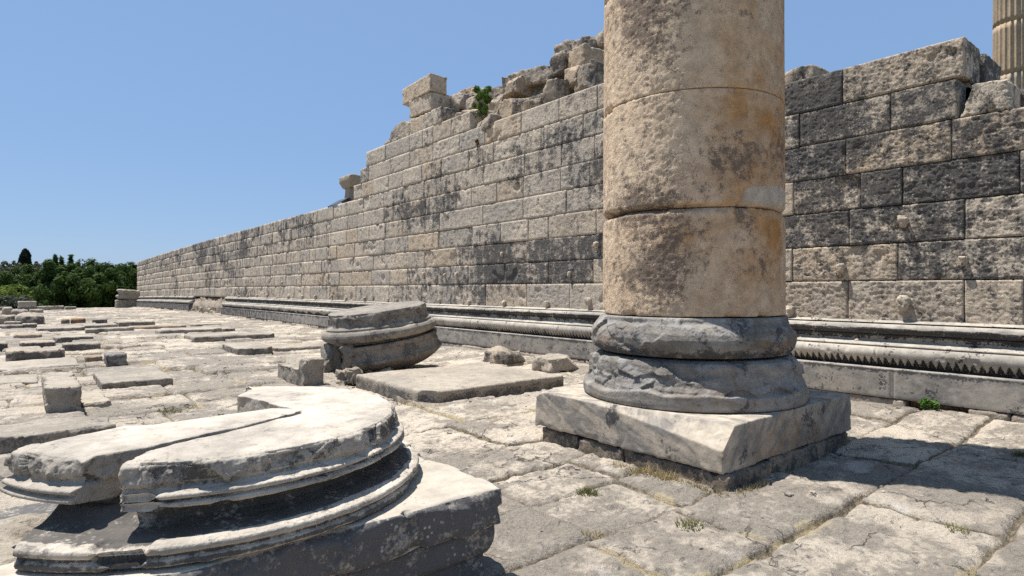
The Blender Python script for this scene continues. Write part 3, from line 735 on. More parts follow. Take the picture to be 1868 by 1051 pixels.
# shaft drums
def shaft_mask(P, N, m):
    th = N[:, :2] @ leftv; vw = N[:, :2] @ view
    s = (P[:, :2] - np.array([CX, CY])) @ np.array([CO, -SI])      # metres to the right across the column
    Q3 = np.stack([s, P[:, 2], vw * 0], 1)
    def bl(c, z, ws, wz, a): return a * np.exp(-((s - c) / ws) ** 2 - ((P[:, 2] - z) / wz) ** 2) * (vw > -.1)
    n = fbm(P, 2.5, 4, 101)
    crust = .10 + .22 * sstep(.2, .5, th) + bl(-.62, 1.92, .25, .2, .85) + bl(-.42, 2.2, .3, .42, .5) + bl(-.78, 2.55, .2, .12, .7) + bl(.25, 2.45, .12, .16, .7) + bl(.4, 2.0, .25, .18, .5)
    crust += bl(.15, 3.05, .4, .28, .75) + bl(-.75, 2.75, .2, .2, .6) + bl(.75, 3.2, .18, .4, .55) + bl(-.72, 4.75, .16, .5, .95) + bl(-.3, 4.85, .4, .3, .6) + bl(-.5, 4.2, .2, .25, .3) + bl(.3, 4.5, .6, .04, .5) + bl(.3, 4.75, .6, .05, .5)
    warm = .06 + .13 * sstep(.3, -.4, th) + bl(.55, 2.25, .4, .4, .75) + bl(-.4, 2.25, .25, .2, .5) + bl(.45, 3.15, .45, .35, .9) + bl(.1, 3.55, .35, .15, .6) + bl(.55, 4.1, .4, .3, .55) + bl(.9, 3.3, .15, .6, .5) + .3 * sstep(.5, -.2, th)
    grey = sstep(2.583, 2.60, P[:, 2]) * sstep(2.80, 2.785, P[:, 2] + .05 * n - .04 * (s - .6)) * sstep(.2, .24, s - (P[:, 2] - 2.6) * .5 + .06 * n) * (vw > -.3)
    crust = crust * (1 - grey); warm = warm * (1 - grey)
    return np.stack([crust + .1 * n, .5 + .5 * fbm(P, .9, 2, 102) - grey * .2, warm * (.75 + .6 * n) + .12 * n, grey], 1)
def shaft_disp(P, N, V):
    th = N[:, :2] @ leftv; z = V[:, 2]
    pit = sstep(.12, .45, th + fbm(P, 2, 3, 105) * .3)
    d = pit * (ridged(P, 29, 2, 103) * .0055 + fbm(P, 20, 3, 104) * .0035) + fbm(P, 30, 2, 106) * .0015
    return d
zs = [1.476, 2.575, 3.755, 5.055, 6.3, 7.5, 8.7, 9.9, 11.0]
for i in range(len(zs) - 1):
    a, bq = zs[i], zs[i + 1]; r0 = 1.0 - .0045 * (a - 1.4); r1 = 1.0 - .0045 * (bq - 1.4)
    fine = i < 3
    g = .008
    prf = [(.5, a + g * .3), (r0 - .03, a + g * .3), (r0 - .006, a + g * .6), (r0, a + g + .006), (r1, bq - g - .006), (r1 - .006, bq - g * .6), (r1 - .03, bq - g * .3), (.5, bq - g * .3)]
    def dd(P, N, V, a=a, bq=bq, i=i):
        e = np.minimum(V[:, 2] - a, bq - V[:, 2]); th = N[:, :2] @ leftv
        chipm = sstep(.07, .0, e + fbm(P, 6, 3, 109) * .03) * sstep(.05, .3, fbm(P, 3.2, 4, 107)) * .045
        if i in (0, 1):      # eroded gap on the left of the lowest joint
            zz = np.abs(V[:, 2] - 2.575); chipm = chipm + .06 * sstep(.05, .0, zz) * sstep(.0, .5, th)
        return shaft_disp(P, N, V) - chipm
    turned('shaft_drum', prf, M['shaft'], .0135 if fine else .1, .003, 3, colm, shaft_mask, dd, 108, 420 if fine else 160)

# ------------------------------------------------------------------ far fluted column beyond the wall
dx, dy = ray(1851); t = 30.4; FX, FY = t * dx, t * dy
flc = thing('fluted_column', (FX, FY, -.3), 'fluted marble column rising behind the right end of the wall', 'column')
nfl, per = 24, 10; n = nfl * per
zlist = [-.0, 3.2, 6.4, 9.6, 12.8, 15.4, 18.0]
for i in range(6):
    a, bq = zlist[i] + .01, zlist[i + 1] - .01
    V, Q, T = lathe(dense([(1.0 - .012 * a / 1.5, a), (1.0 - .012 * bq / 1.5, bq)], .3), n)
    th = np.arctan2(V[:, 1], V[:, 0]); fr = (th / (2 * math.pi) * nfl) % 1.0
    cut = np.where(np.hypot(V[:, 0], V[:, 1]) > .1, .085 * np.sqrt(np.clip(1 - ((fr - .5) / .42) ** 2, 0, 1)), 0)
    k = 1 - cut; V[:, 0] *= k; V[:, 1] *= k
    P = V + 3
    m = np.zeros((len(V), 4)); m[:, 1] = .5 + fbm(P, .6, 3, 110); m[:, 2] = .3 * rnd.random(); m[:, 0] = np.where(fbm(P, .5, 2, 111 + i) > .28, .5, .1)
    link('shaft_drum', mesh_from('shaft_drum', V, Q, T, mat=M['flute'], mask=np.clip(m, 0, 1)), flc)
V, Q, T = lathe([(1.3, -.5), (1.3, .0)], 48)
link('column_foot', mesh_from('column_foot', V, Q, T, mat=M['flute'], mask=(0, .5, 0, 0)), flc)

# ------------------------------------------------------------------ broken column base in the foreground
BX, BY = .93, 4.04
cb = thing('column_base', (BX, BY, 0), 'broken round column base with moulded rim on a square plinth, in the near left foreground', 'column base')
W_ = lambda px, py, z: G(px, py, z)
crack = np.array([.865, .501]); crn = np.array([-.501, .865])
p1 = np.array([.267, 3.125]); p2 = np.array([1.361, 3.759]); c0 = np.array([BX, BY])
def ragged(pts, seed, a=.007):
    rs_ = np.random.RandomState(seed); out = []
    for p, q in zip(pts[:-1], pts[1:]):
        k = max(1, int(np.linalg.norm(q - p) / .05))
        for i in range(k): out.append(p + (q - p) * i / k + (rs_.normal(size=2) * a if i else 0))
    return out + [pts[-1]]
def top_at(px, py): return G(px, py, .985)[:2]
edA = [top_at(*p) for p in ((186, 872), (215, 850), (251, 836), (285, 820), (340, 806), (440, 783.5), (553, 754))]
edA_ = edA; d0 = edA[0] - edA[2]; d0 /= np.linalg.norm(d0)
polyA = [tuple(edA[0] + d0 * 1.2 - c0)] + [tuple(p - c0) for p in ragged(edA, 3)] + [(1.33 - BX, 3.90 - BY), (1.27 - BX, 4.30 - BY), (1.20 - BX, 4.62 - BY), (1.36 - BX, 4.85 - BY), (1.40 - BX, 5.9 - BY), (2.4, 1.9), (2.4, -2.2), (edA[0][0] - 1.2 - BX, -2.2)]
UPR = [(.0, .69), (1.0, .69), (.985, .715), (.98, .745), (.995, .775), (1.035, .796), (1.085, .803), (1.122, .807), (1.137, .815), (1.141, .828), (1.135, .840), (1.118, .845), (1.102, .848), (1.100, .855), (1.112, .860), (1.131, .865), (1.137, .877), (1.131, .890), (1.112, .897), (1.088, .900), (1.076, .908), (1.090, .922), (1.088, .950), (1.078, .974), (1.062, .984), (1.03, .989), (.5, .990), (0, .990)]
LOW = [(.0, .565), (1.19, .565), (1.212, .572), (1.228, .585), (1.232, .60), (1.226, .618), (1.205, .624), (1.196, .630), (1.198, .637), (1.215, .642), (1.230, .652), (1.234, .668), (1.228, .686), (1.205, .698), (1.17, .703), (1.10, .705), (1.03, .712), (.975, .735), (.93, .765), (.86, .79), (.7, .80), (0, .802)]
ZO = np.array([.5, .565, .70, .803, .897, .989, 1.2]); ZN = np.array([.5, .565, .672, .787, .858, .989, 1.2])
def lathe_mesh(pr, n=300, remap=True):
    pr = [p for p in pr if p[0] > 1e-6]
    V, Q, T = lathe(pr, n)
    if remap: V[:, 2] = np.interp(V[:, 2], ZO, ZN)
    return mesh_from('lathe', V, Q, T)
upA = solid([('', lathe_mesh(UPR)), ('INTERSECT', prism(polyA, .5, 1.3))], None)
lw = np.array([-.05, 3.25])
polyL = [tuple(lw - crack * 1.3 - c0), tuple(lw - c0), (.03 - BX, 3.47 - BY), (.26 - BX, 3.68 - BY), (1.12 - BX, 4.02 - BY), (1.05 - BX, 4.7 - BY), (1.2 - BX, 5.9 - BY), (2.4, 1.9), (2.4, -2.4), (lw[0] - 1.2 - BX, -2.4)]
loA = solid([('', lathe_mesh(LOW)), ('INTERSECT', prism(polyL, .3, 1.3))], None)
dr = solid([('', upA), ('UNION', loA)], .0058)
def weather_drum(me, ox, oy, fractured=True):
    P = co_of(me); N = no_of(me); r = np.hypot(P[:, 0], P[:, 1]); z = np.interp(P[:, 2], ZN, ZO)
    Wd = P + np.array([ox, oy, 0]); hor = 1 - np.abs(N[:, 2])
    band = sstep(.892, .91, z) * sstep(.80, .95, r)
    d = fbm(Wd, 5, 4, 120) * .0025
    wob = Wd + fbm(Wd, 5, 3, 119)[:, None] * .05
    band = sstep(.902, .915, z) * sstep(.80, .95, r)
    d += band * np.clip(hor * 1.6, .12, 1) * (np.minimum(facet(wob, 3.0, 121, 1.2), .3) * .055 + np.minimum(facet(wob, 8, 122), .3) * .028 + fbm(Wd, 9, 4, 123) * .016 + ridged(Wd, 20, 3, 118) * .008)
    fil = sstep(.80, .806, z) * sstep(.902, .897, z) * sstep(1.05, 1.09, r) + sstep(.708, .70, z) * sstep(1.1, 1.15, r)
    d -= np.clip(fil, 0, 1) * (sstep(.24, .36, fbm(Wd, 2.2, 4, 124)) * .03 - np.minimum(facet(wob, 7, 117), .1) * .004 + fbm(Wd, 16, 3, 125) * .003)
    # split faces are rough
    rough = sstep(1.03, .93, r) * sstep(.3, .8, hor) * (z > .705)
    d += rough * (ridged(Wd, 7, 4, 126) * .010 + np.minimum(facet(wob, 5, 116), .3) * .012)
    set_co(me, P + N * d[:, None])
    m = np.zeros((len(P), 4)); m[:, 1] = .62 + .3 * fbm(Wd, 1, 3, 127) - .42 * sstep(.25, .75, hor)
    m[:, 0] = np.clip(.06 + .55 * band * np.clip(hor * 1.5, 0, 1) * (.5 + .8 * sstep(-.1, .3, fbm(Wd, 1.2, 3, 128))) + .6 * band * np.clip(hor * 1.5, 0, 1) * np.exp(-((Wd[:, 0] - 1.75) / .30) ** 2 - ((Wd[:, 1] - 3.35) / .35) ** 2) + np.clip(fil, 0, 1) * .22 + 1.0 * sstep(.803, .796, z) * sstep(.699, .703, z) * sstep(1.175 , 1.15, r + .03 * fbm(Wd, 3, 3, 115)) * sstep(.84, .90, r) + .95 * (z < .637) * hor + .5 * (np.abs(z - .634) < .008) + .4 * (np.abs(z - .852) < .006) * (r > 1.05), 0, 1)  # scotia, lower fillet and grooves: crust with shade painted into the recesses
    m[:, 2] = .25 * sstep(0, .3, fbm(Wd, 1.5, 3, 129)) * rough
    set_mask(me, m)
weather_drum(dr, BX, BY)
M['drum'] = stone('drum_marble', (.43, .41, .38), (.69, .65, .59), warm=(.42, .30, .19), crust=(.040, .036, .032), big=1.6, fine=7, crust_scale=6, crust_thr=.70, crust_k=.2, crust_max=.9, bump=.7, bscale=34, bdist=.012, speck=.3, tintamt=1.3, spots=.4)
link('base_drum', finish(dr, M['drum']), cb)
# plinth slab, with the back left corner broken away
pv, pq = rock((2.636, 2.37, .23), .5, .01, 0, 1, 7)
cut = [(-1.9, -.62), (-.98, -.62), (-.64, -.44), (-.5, .1), (-.6, .7), (-.8, 1.9), (-2.2, 1.9)]
sl_ = solid([('', boxmesh('b', -1.318, 1.318, -1.21, 1.16, .335, .563, None)), ('DIFFERENCE', prism(cut, 0, 1))], .014)
def weather_box(me, ox, oy, crust_shade, amp=.012, edge=.03):
    P = co_of(me); N = no_of(me); Wd = P + np.array([ox, oy, 0])
    lo, hi = P.min(0), P.max(0); e = np.sort(np.minimum(P - lo, hi - P), axis=1)[:, 1]      # distance to the nearest arris
    wob = Wd + fbm(Wd, 5, 3, 135)[:, None] * .06
    hz_ = 1 - np.abs(N[:, 2])
    d = fbm(Wd, 4, 4, 130) * amp + hz_ * (ridged(Wd, 9, 3, 131) * amp + np.minimum(facet(wob, 6, 136), .3) * .016 + fbm(Wd, 18, 3, 137) * .004)
    cut_ = np.clip(edge * (.55 + 1.5 * np.clip(facet(wob, 3.2, 138, 1.2), -.4, 1.2)) - e * .9, 0, .09)
    c_ = (lo + hi) / 2; dirc = c_ - P; dirc[:, 2] *= 4; dirc /= np.linalg.norm(dirc, axis=1, keepdims=True) + 1e-9
    set_co(me, P + N * d[:, None] + dirc * cut_[:, None] * .9)
    m = np.zeros((len(P), 4)); m[:, 1] = .4 + .3 * fbm(Wd, .9, 3, 134); m[:, 0] = np.clip(crust_shade(Wd, N), 0, 1); set_mask(me, m)
weather_box(sl_, BX, BY, lambda P, N: .06 + .95 * sstep(-.3, -.8, N[:, 1]) + .4 * sstep(.3, .8, N[:, 0]), .005, .045)  # crust plus painted shade on the sides turned from the sun
M['crusted_shaded'] = stone('crusted_shaded_marble', (.62, .585, .53), (.50, .475, .43), crust=(.042, .04, .040), big=.8, fine=6, crust_scale=6, crust_thr=.70, crust_k=.24, crust_max=.93, bump=.55, bscale=24, bdist=.012, speck=.15, spots=.8)
link('plinth', finish(sl_, M['crusted_shaded']), cb)
for (x0, x1, y0, y1, z0, z1) in ((-1.28, .05, -1.15, 1.1, .17, .335), (.06, 1.27, -1.16, 1.1, .17, .333), (-1.22, .3, -1.12, 1.1, -.1, .168), (.31, 1.24, -1.12, 1.1, -.1, .168)):
    v, q = rock((x1 - x0, y1 - y0, z1 - z0), .03, .02, .012, 5, int(70 + x0 * 10), big=.01)
    v = v + np.array([(x0 + x1) / 2, (y0 + y1) / 2, z0]); mm = np.zeros((len(v), 4)); mm[:, 0] = .95; mm[:, 1] = .4
    link('footing_stone', mesh_from('footing_stone', v, q, mat=M['crusted_shaded'], mask=mm), cb)
# the slice split off the same base, leaning beside the crack
edB = [top_at(*p) for p in ((128, 845), (167, 836), (251, 821.5), (340, 802), (440, 780), (553, 751))]
d1 = edB[0] - edB[1]; d1 /= np.linalg.norm(d1)
polyB = [tuple(edB[0] + d1 * .4)] + [tuple(p) for p in ragged(edB, 4, .005)] + [(1.31, 3.90), (1.235, 3.965), (.56, 3.90), (.50, 3.93), (.44, 3.975), (-.041, 3.752), (-.30, 3.62)]
polyB = [(x - BX, y - BY) for x, y in polyB]
UPB = [(.76, .655), (.82, .70), (.865, .735), (.90, .765), (.945, .79), (.98, .797)] + [(max(r_ - .070, 0), z_) for r_, z_ in UPR[7:]]
fb = solid([('', lathe_mesh(UPB)), ('INTERSECT', prism(polyB, .3, 1.3))], .0065)
weather_drum(fb, BX, BY)
P = co_of(fb); 
set_co(fb, P)
link('drum_slice', finish(fb, M['drum']), None, (BX, BY, .004), 'long slice of pale stone with a moulded end, split off the near left column base', 'stone fragment')
# ------------------------------------------------------------------ tilted drum lying on its slab
slabz = .20
v, q = rock((2.86, 2.5, slabz + .1), .03, .035, .012, 4, 41, big=.02, chops=[(-.75, -.66, .0, 1.74)])
m = np.zeros((len(v), 4)); m[:, 1] = .3; m[:, 0] = .15 + .55 * sstep(.27, .2, v[:, 2])
link('plinth_slab', mesh_from('plinth_slab', v, q, mat=M['slab'], mask=m), None, (6.12, 9.05, -.1), 'wide low rectangular slab lying flat between the two columns, in front of the tilted drum', 'stone slab')
prof = [(.62, .0), (.80, .04), (.93, .10), (1.04, .17), (1.13, .24), (1.195, .30), (1.215, .335), (1.20, .37), (1.165, .385), (1.165, .40), (1.18, .41), (1.165, .425), (1.15, .44), (1.135, .56), (1.125, .60), (1.12, .61), (1.145, .62), (1.15, .66), (1.145, .69), (1.13, .70), (1.03, .705), (1.02, .745), (1.09, .755), (1.15, .785), (1.19, .83), (1.205, .885), (1.195, .94), (1.165, .985), (1.12, 1.01), (1.095, 1.018), (1.105, 1.03), (1.11, 1.05), (1.095, 1.07), (1.06, 1.078), (1.06, 1.11), (1.05, 1.25), (1.04, 1.33), (1.02, 1.375), (.96, 1.40), (.4, 1.41)]
cutP = [(-1.7, -1.7), (-.30, -1.7), (-.52, -.9), (-.62, -.2), (-.5, .6), (-.8, 1.7), (-1.7, 1.7)]
lowp = [p for p in prof if p[1] <= .701] + [(.6, .712)]
topp = [(.6, .70)] + [p for p in prof if p[1] >= .705]
dl = solid([('', lathe_mesh(dense(lowp, .05), 220, False)), ('DIFFERENCE', prism(cutP, -.2, 1.0))], .0125)
Ml = Matrix.Translation((.07, .0, -.015)) @ Matrix.Rotation(R(-2.0), 4, 'Y')
dl.transform(Ml)
dm = solid([('', lathe_mesh(dense(topp, .05), 220, False))], .0125)
Pl = co_of(dl); Nl = no_of(dl); wob = Pl + fbm(Pl, 4, 3, 150)[:, None] * .06
brk = sstep(-.25, -.5, Pl[:, 0]) * (Nl[:, 0] < .2)
set_co(dl, Pl + Nl * (fbm(Pl, 5, 4, 151) * .005 + brk * (facet(wob, 4, 152) * .05 + fbm(Pl, 8, 3, 153) * .02))[:, None])
ml = np.zeros((len(Pl), 4)); ml[:, 1] = .55; ml[:, 0] = .42 + .25 * sstep(0, .3, fbm(Pl, 1.6, 3, 154)); ml[:, 2] = .25 * sstep(.1, .3, fbm(Pl, 1.2, 2, 155)); set_mask(dl, ml)  # whole lower disc darkened through the crust mask to paint its shading
P = co_of(dm); N = no_of(dm); z = P[:, 2]; r = np.hypot(P[:, 0], P[:, 1])
# local frame: x to the image right, y away from the camera
topf = sstep(1.08, 1.12, z)
wob = P + fbm(P, 4, 3, 139)[:, None] * .06; fac = fbm(P, 1.1, 3, 140) * .06 + ridged(P, 2.4, 5, 141) * .05 + np.minimum(facet(wob, 3, 138), .3) * .02
d = fbm(P, 5, 4, 142) * .007 + topf * (1 - sstep(.6, .9, N[:, 2])) * (fac - .05) + topf * fbm(P, 9, 4, 143) * .010
chop = np.clip((-P[:, 1] * .55 + z * 1.0) - 2.02 + fbm(P, 2.0, 4, 144) * .12, 0, .3) * topf      # broken front top edge
d -= sstep(.99, 1.02, z) * sstep(1.085, 1.06, z) * .03 * sstep(.1, .3, fbm(P, 2.2, 3, 145))
P = P + N * d[:, None]; P[:, 2] -= chop * .8; P[:, 1] += chop * .45
set_co(dm, P)
m = np.zeros((len(P), 4)); m[:, 1] = .4 + .4 * fbm(P, 1, 3, 146); m[:, 0] = np.clip(.26 + .3 * topf * (1 - N[:, 2]) + .3 * sstep(0, .3, fbm(P, 1.6, 3, 147)) * (z > .7) - .1 * (z < .7), 0, 1); m[:, 2] = .3 * (z < .9) * sstep(.1, .3, fbm(P, 1.2, 2, 148))
set_mask(dm, m)
M['tilt'] = stone('base_marble', (.36, .34, .31), (.25, .24, .225), warm=(.30, .2, .11), crust=(.045, .042, .04), big=1.2, crust_scale=4, crust_thr=.72, crust_k=.25, bump=.5, bscale=20, bdist=.014, speck=.3)
td = link('column_base', finish(dm, M['tilt']), None, None, 'grey column base with a fat torus, fallen and tilted on the pavement', 'column base')
TX, TY = 6.0, 11.72
right = Vector((CO, -SI, 0)); fwd = Vector((SI, CO, 0)); up = Vector((0, 0, 1))
rot = Matrix((right, fwd, up)).transposed().to_4x4()
tilt = Matrix.Rotation(R(-6.3), 4, 'Y') @ Matrix.Rotation(R(4), 4, 'X')
TM = Matrix.Translation((TX, TY, .10)) @ rot @ tilt @ Matrix.Diagonal((1, 1, .91, 1))
td.matrix_world = TM
link('lower_disc', finish(dl, M['tilt']), td)
def at_view(px, py, z):   # ground-ish point
    return G(px, py, z)
# pieces that prop it up
props = [(609, 682, .50, .42, .66, 'dark jagged stone leg propping up the left side of the tilted base', .0, 61, M['tilt']),
         (636, 689, .22, .26, .62, 'upright smooth shard wedged under the tilted base', .0, 62, M['tilt']),
         (648, 698, .26, .24, .27, 'small round pale stone at the foot of the tilted base', .0, 63, M['pebble']),
         (626, 697, .2, .2, .22, 'small pointed grey stone left of the round pale stone', .0, 64, M['pebble']),
         (692, 688, .5, .3, .16, 'flat stone hidden in the shade under the tilted base', .0, 65, M['slab']),
         (662, 702, .22, .18, .16, 'small rough stone at the left corner of the low slab', .0, 66, M['pebble'])]
for px, py, a, b_, c, lab, rz, sd_, mt in props:
    p = at_view(px, py, 0); v, q = rock((a, b_, c + .05), .02, min(a, b_, c) * .30, .03, 5, sd_, big=.10, fac=.06, ff=2.2, chops=([(.5, -.6, .35, .22), (-.7, -.2, .3, .33)] if c > .4 else []))
    mm = np.zeros((len(v), 4)); mm[:, 0] = .2; mm[:, 1] = .5
    o = link('propping_stone' if c > .4 else 'loose_stone', mesh_from('stone', v, q, mat=mt, mask=mm), None, tuple(p - np.array([0, 0, .05])), lab, 'stone')
    o.rotation_euler[2] = sd_

# ------------------------------------------------------------------ blocks and slabs lying on the pavement
def block(name, xl, xr, yt, yb, depth, label, cat='stone block', mat='slab', crust=.35, tint=None, seed=1, r=.03, amp=.014, big=.015, warm=0., chops=(), rz=0., zt=None, warpf=None, h=None, xr2=None, group=None):
    "front face from (xl..xr) with its foot at yb and its top at yt, reaching `depth` metres back along the wall"
    p = G(xl, yb); dx, dy = ray(xr); x1 = p[1] * dx / dy; w = x1 - p[0]
    t = depth_of(p[0], p[1])
    if h is None: h = (yb - yt) * t / F
    h += .012
    st = max(.018, .0022 * t)
    jr = random.Random(seed * 13 + 5); ch = list(chops)
    if seed > 2 and not warpf:
        for _ in range(2):
            sx, sy = jr.choice((-1, 1)), jr.choice((-1, 1)); ch.append((sx * jr.uniform(.4, 1), sy * jr.uniform(.4, 1), jr.uniform(-.1, .5), 0))
        ch = [c if c[3] else (c[0], c[1], c[2], float(np.dot(np.array(c[:3]) / np.linalg.norm(c[:3]), [math.copysign(w / 2, c[0]), math.copysign(depth / 2, c[1]), (h + .06) / 2])) - jr.uniform(.03, .16) * min(w, depth, 1.2)) for c in ch]
    v, q = rock((w, depth, h + .06), st, min(r, h * .35), amp, 4, seed, chops=ch, big=big, warp=warpf, maxn=110, fac=min(.03, .012 + h * .05))
    mm = np.zeros((len(v), 4)); mm[:, 1] = rnd.random() if tint is None else tint; mm[:, 2] = warm
    top = sstep(h * .75 + .06, h * .95 + .06, v[:, 2]); mm[:, 0] = crust * (1 - top) + .1 * top
    o = link(name, mesh_from(name, v, q, mat=M[mat], mask=mm), None, (p[0] + w / 2, p[1] + depth / 2, p[2] - .06), label, cat, group)
    o.rotation_euler = (R(jr.uniform(-1.2, .6)) * (seed > 2), R(jr.uniform(-1, 1)) * (seed > 2), R(rz + jr.uniform(-3, 3) * (seed > 2)))
    return o
GR = 'foundation blocks left lying in rows on the pavement'
block('stone_block', 83, 147, 714, 761, 2.0, 'tall pale squared block standing nearest the left edge, long side running away', mat='slab', crust=.3, tint=.1, seed=1, r=.02, h=.37, warpf=lambda p: np.stack([p[:, 0] * (1 - .14 * np.clip((.2 - p[:, 2]) / .2, 0, 1)) , p[:, 1], p[:, 2]], 1), group=GR)
block('stone_slab', 187, 317, 701, 712, 1.9, 'broad grey slab with a straight dark front edge, right of the tall pale block', 'stone slab', crust=.5, tint=.9, seed=2, r=.02, group=GR)
block('stone_block', 10, 118, 643, 667, .75, 'long dark-faced block with a notch in its front, second row behind the tall pale block', crust=.95, tint=.6, seed=3, r=.02, big=.01, mat='rubble', group=GR)
block('stone_block', 115, 184, 630, 643, .9, 'dark low block butting against the right end of the notched block', crust=.75, tint=.6, seed=4, group=GR)
block('stone_block', 36, 101, 627, 636, 1.1, 'low block with a wavy worn top, just behind the notched dark block', crust=.85, tint=.4, seed=5, mat='rubble', group=GR)
block('stone_block', 100, 170, 617, 624.5, 1.2, 'straight dark-edged slab right of the wavy-topped block', crust=.7, tint=.5, seed=6, group=GR)
block('stone_slab', 26, 76, 613, 619.5, 1.1, 'pinkish pale broken slab with ragged front, near the left edge', 'stone slab', crust=.15, tint=.1, warm=.5, seed=7, big=.05, group=GR)
block('stone_block', 68, 155, 600, 607, 1.3, 'long low greenish-grey block in the middle of the left rows', crust=.5, tint=.8, seed=8, group=GR)
block('stone_slab', 153, 215, 594, 599.5, 1.3, 'thin slab with a black shadow line under it, right of the greenish-grey block', 'stone slab', crust=.55, tint=.4, seed=9, group=GR)
block('stone_slab', 215, 284, 589, 597, 1.6, 'dark thin-edged slab farthest right in its row, below the broken stretch of wall foot', 'stone slab', crust=.65, tint=.6, seed=10, group=GR)
block('stone_slab', 157, 246, 601, 607.5, .8, 'slab with a slanting front edge in front of two thin slabs', 'stone slab', crust=.4, tint=.5, seed=11, group=GR)
block('stone_slab', 240, 340, 597.5, 602, 1.2, 'flat pale slab with a brown broken edge, middle distance', 'stone slab', crust=.3, tint=.3, warm=.4, seed=12, group=GR)
block('stone_slab', 350, 404, 592.5, 595, 1.2, 'very thin slab nearest the torn stretch of the wall foot', 'stone slab', crust=.4, tint=.3, seed=13, group=GR)
block('stone_slab', 292, 405, 604, 611, 1.3, 'ragged slab with a whitish broken left corner, behind two long slabs', 'stone slab', crust=.3, tint=.4, seed=14, big=.04, group=GR)
block('stone_block', 407, 430, 600, 606, .5, 'small dark squared stone at the right end of the ragged slab', crust=.6, tint=.6, seed=15, group=GR)
block('stone_slab', 352, 503, 616, 624, 1.5, 'long rounded grey slab with a bumpy front, middle distance before the wall', 'stone slab', crust=.4, tint=.6, seed=16, r=.05, big=.04, chops=[(-.8, -.6, 0, 1.55)], group=GR)
block('stone_slab', 436, 502, 637, 648, 1.8, 'dark sharp-edged slab left of the tilted column base', 'stone slab', crust=.65, tint=.6, seed=17, chops=[(-.8, -.6, 0, .9)], group=GR)
block('stone_slab', 503, 590, 636, 641, 1.2, 'low crumbling slab between the sharp-edged slab and the tilted column base', 'stone slab', crust=.35, tint=.3, seed=18, big=.05, amp=.03, group=GR)
block('stone_block', 194, 231, 648, 666, .55, 'small upright grey block alone in the open, left of middle', crust=.45, tint=.9, seed=19, r=.04, mat='grey', group=GR)
block('stone_slab', -30, 146, 677, 684, 1.7, 'wide pale slab with a broken right end, behind the tall pale block', 'stone slab', crust=.15, tint=.1, seed=20, big=.03, group=GR)
block('stone_slab', -25, 70, 703, 708, 1.2, 'pale slab left of the tall pale block, cut by the picture edge', 'stone slab', crust=.2, tint=.5, seed=21, group=GR)
block('stone_slab', 148, 200, 739, 745, 1.25, 'pale broken slab right beside the foot of the tall pale block', 'stone slab', crust=.2, tint=.0, seed=22, big=.03, group=GR)
block('stone_slab', -40, 210, 812, 830, .9, 'rough flaking grey slab close behind the near broken column base', 'stone slab', crust=.5, tint=.8, seed=23, big=.05, amp=.03, h=.13, group=GR)
block('stone_block', 33, 66, 549, 569, 1.1, 'pale squared block on top of a dark one in the last row, far left', crust=.2, tint=.2, seed=24, group=GR, h=.46).location.z += .42
block('stone_block', 33, 69, 560, 569, 1.8, 'dark block carrying the pale squared block, far left', crust=.7, tint=.6, seed=25, group=GR)
block('stone_block', 71, 117, 559, 565.5, 1.6, 'long block in the last row before the trees, right of the stacked pair', crust=.5, tint=.5, seed=26, group=GR)
block('stone_block', 119, 139, 560, 565, 1.4, 'short dark block at the right end of the last row before the trees', crust=.7, tint=.4, seed=27, group=GR)
block('stone_boulder', 28, 80, 577, 593, 1.6, 'big rounded dark-ended boulder on the far left rows', 'boulder', 'rubble', crust=.6, tint=.6, seed=28, r=.4, big=.2, amp=.05, group=GR)
block('stone_boulder', -14, 29, 578, 592, 1.6, 'grey boulder cut by the left picture edge', 'boulder', 'rubble', crust=.5, tint=.4, seed=29, r=.3, big=.15, amp=.05, group=GR)
block('stone_slab', 8, 40, 588, 594, .8, 'small flat slab in front of the two rounded boulders', 'stone slab', crust=.5, tint=.4, seed=30, group=GR)
block('stone_slab', -10, 42, 595, 600, 1, 'low slab at the left edge below the small flat slab', 'stone slab', crust=.6, tint=.4, seed=31, group=GR)
block('stone_slab', 41, 67, 592, 597.5, 1, 'short dark slab right of the low left edge slab', 'stone slab', crust=.8, tint=.4, seed=32, group=GR)
block('stone_boulder', 5, 24, 563, 578, 1, 'jagged light boulder in the heap behind the rounded boulders', 'boulder', 'slab', crust=.2, tint=.2, seed=33, r=.3, big=.25, amp=.08, group=GR)
block('stone_boulder', 24, 48, 567, 579, 1, 'broken grey boulder right of the jagged light one', 'boulder', 'slab', crust=.4, tint=.5, seed=34, r=.3, big=.2, amp=.08, group=GR)
block('stone_block', -8, 21, 561, 568, 1.2, 'dark block in the last row at the far left edge', crust=.7, tint=.5, seed=35, group=GR)
block('stone_block', 54, 79, 565, 572, 1.1, 'low rounded block below the long block of the last row', crust=.4, tint=.5, seed=36, r=.15, group=GR)
block('stone_block', 112, 128, 583, 591, .7, 'small brownish worn block, left one of two side by side', crust=.5, tint=.4, warm=.9, seed=37, r=.12, group=GR)
block('stone_block', 130, 157, 582, 590, .8, 'brown squared block, right one of two side by side', crust=.5, tint=.5, warm=.9, seed=38, r=.08, group=GR)
block('stone_block', 170, 197, 583, 589.5, .8, 'dark low stone just behind the thin slab with the black shadow line', crust=.8, tint=.6, seed=39, r=.1, group=GR)
block('stone_block', -20, 12, 628, 640, .9, 'dark end of a block poking in at the left picture edge', crust=.95, tint=.6, seed=40, mat='rubble', group=GR)
block('stone_slab', 156, 186, 653, 660, .4, 'thin brown slab lying in dry grass left of the small upright block', 'stone slab', crust=.4, tint=.4, warm=.6, seed=42, group=GR)
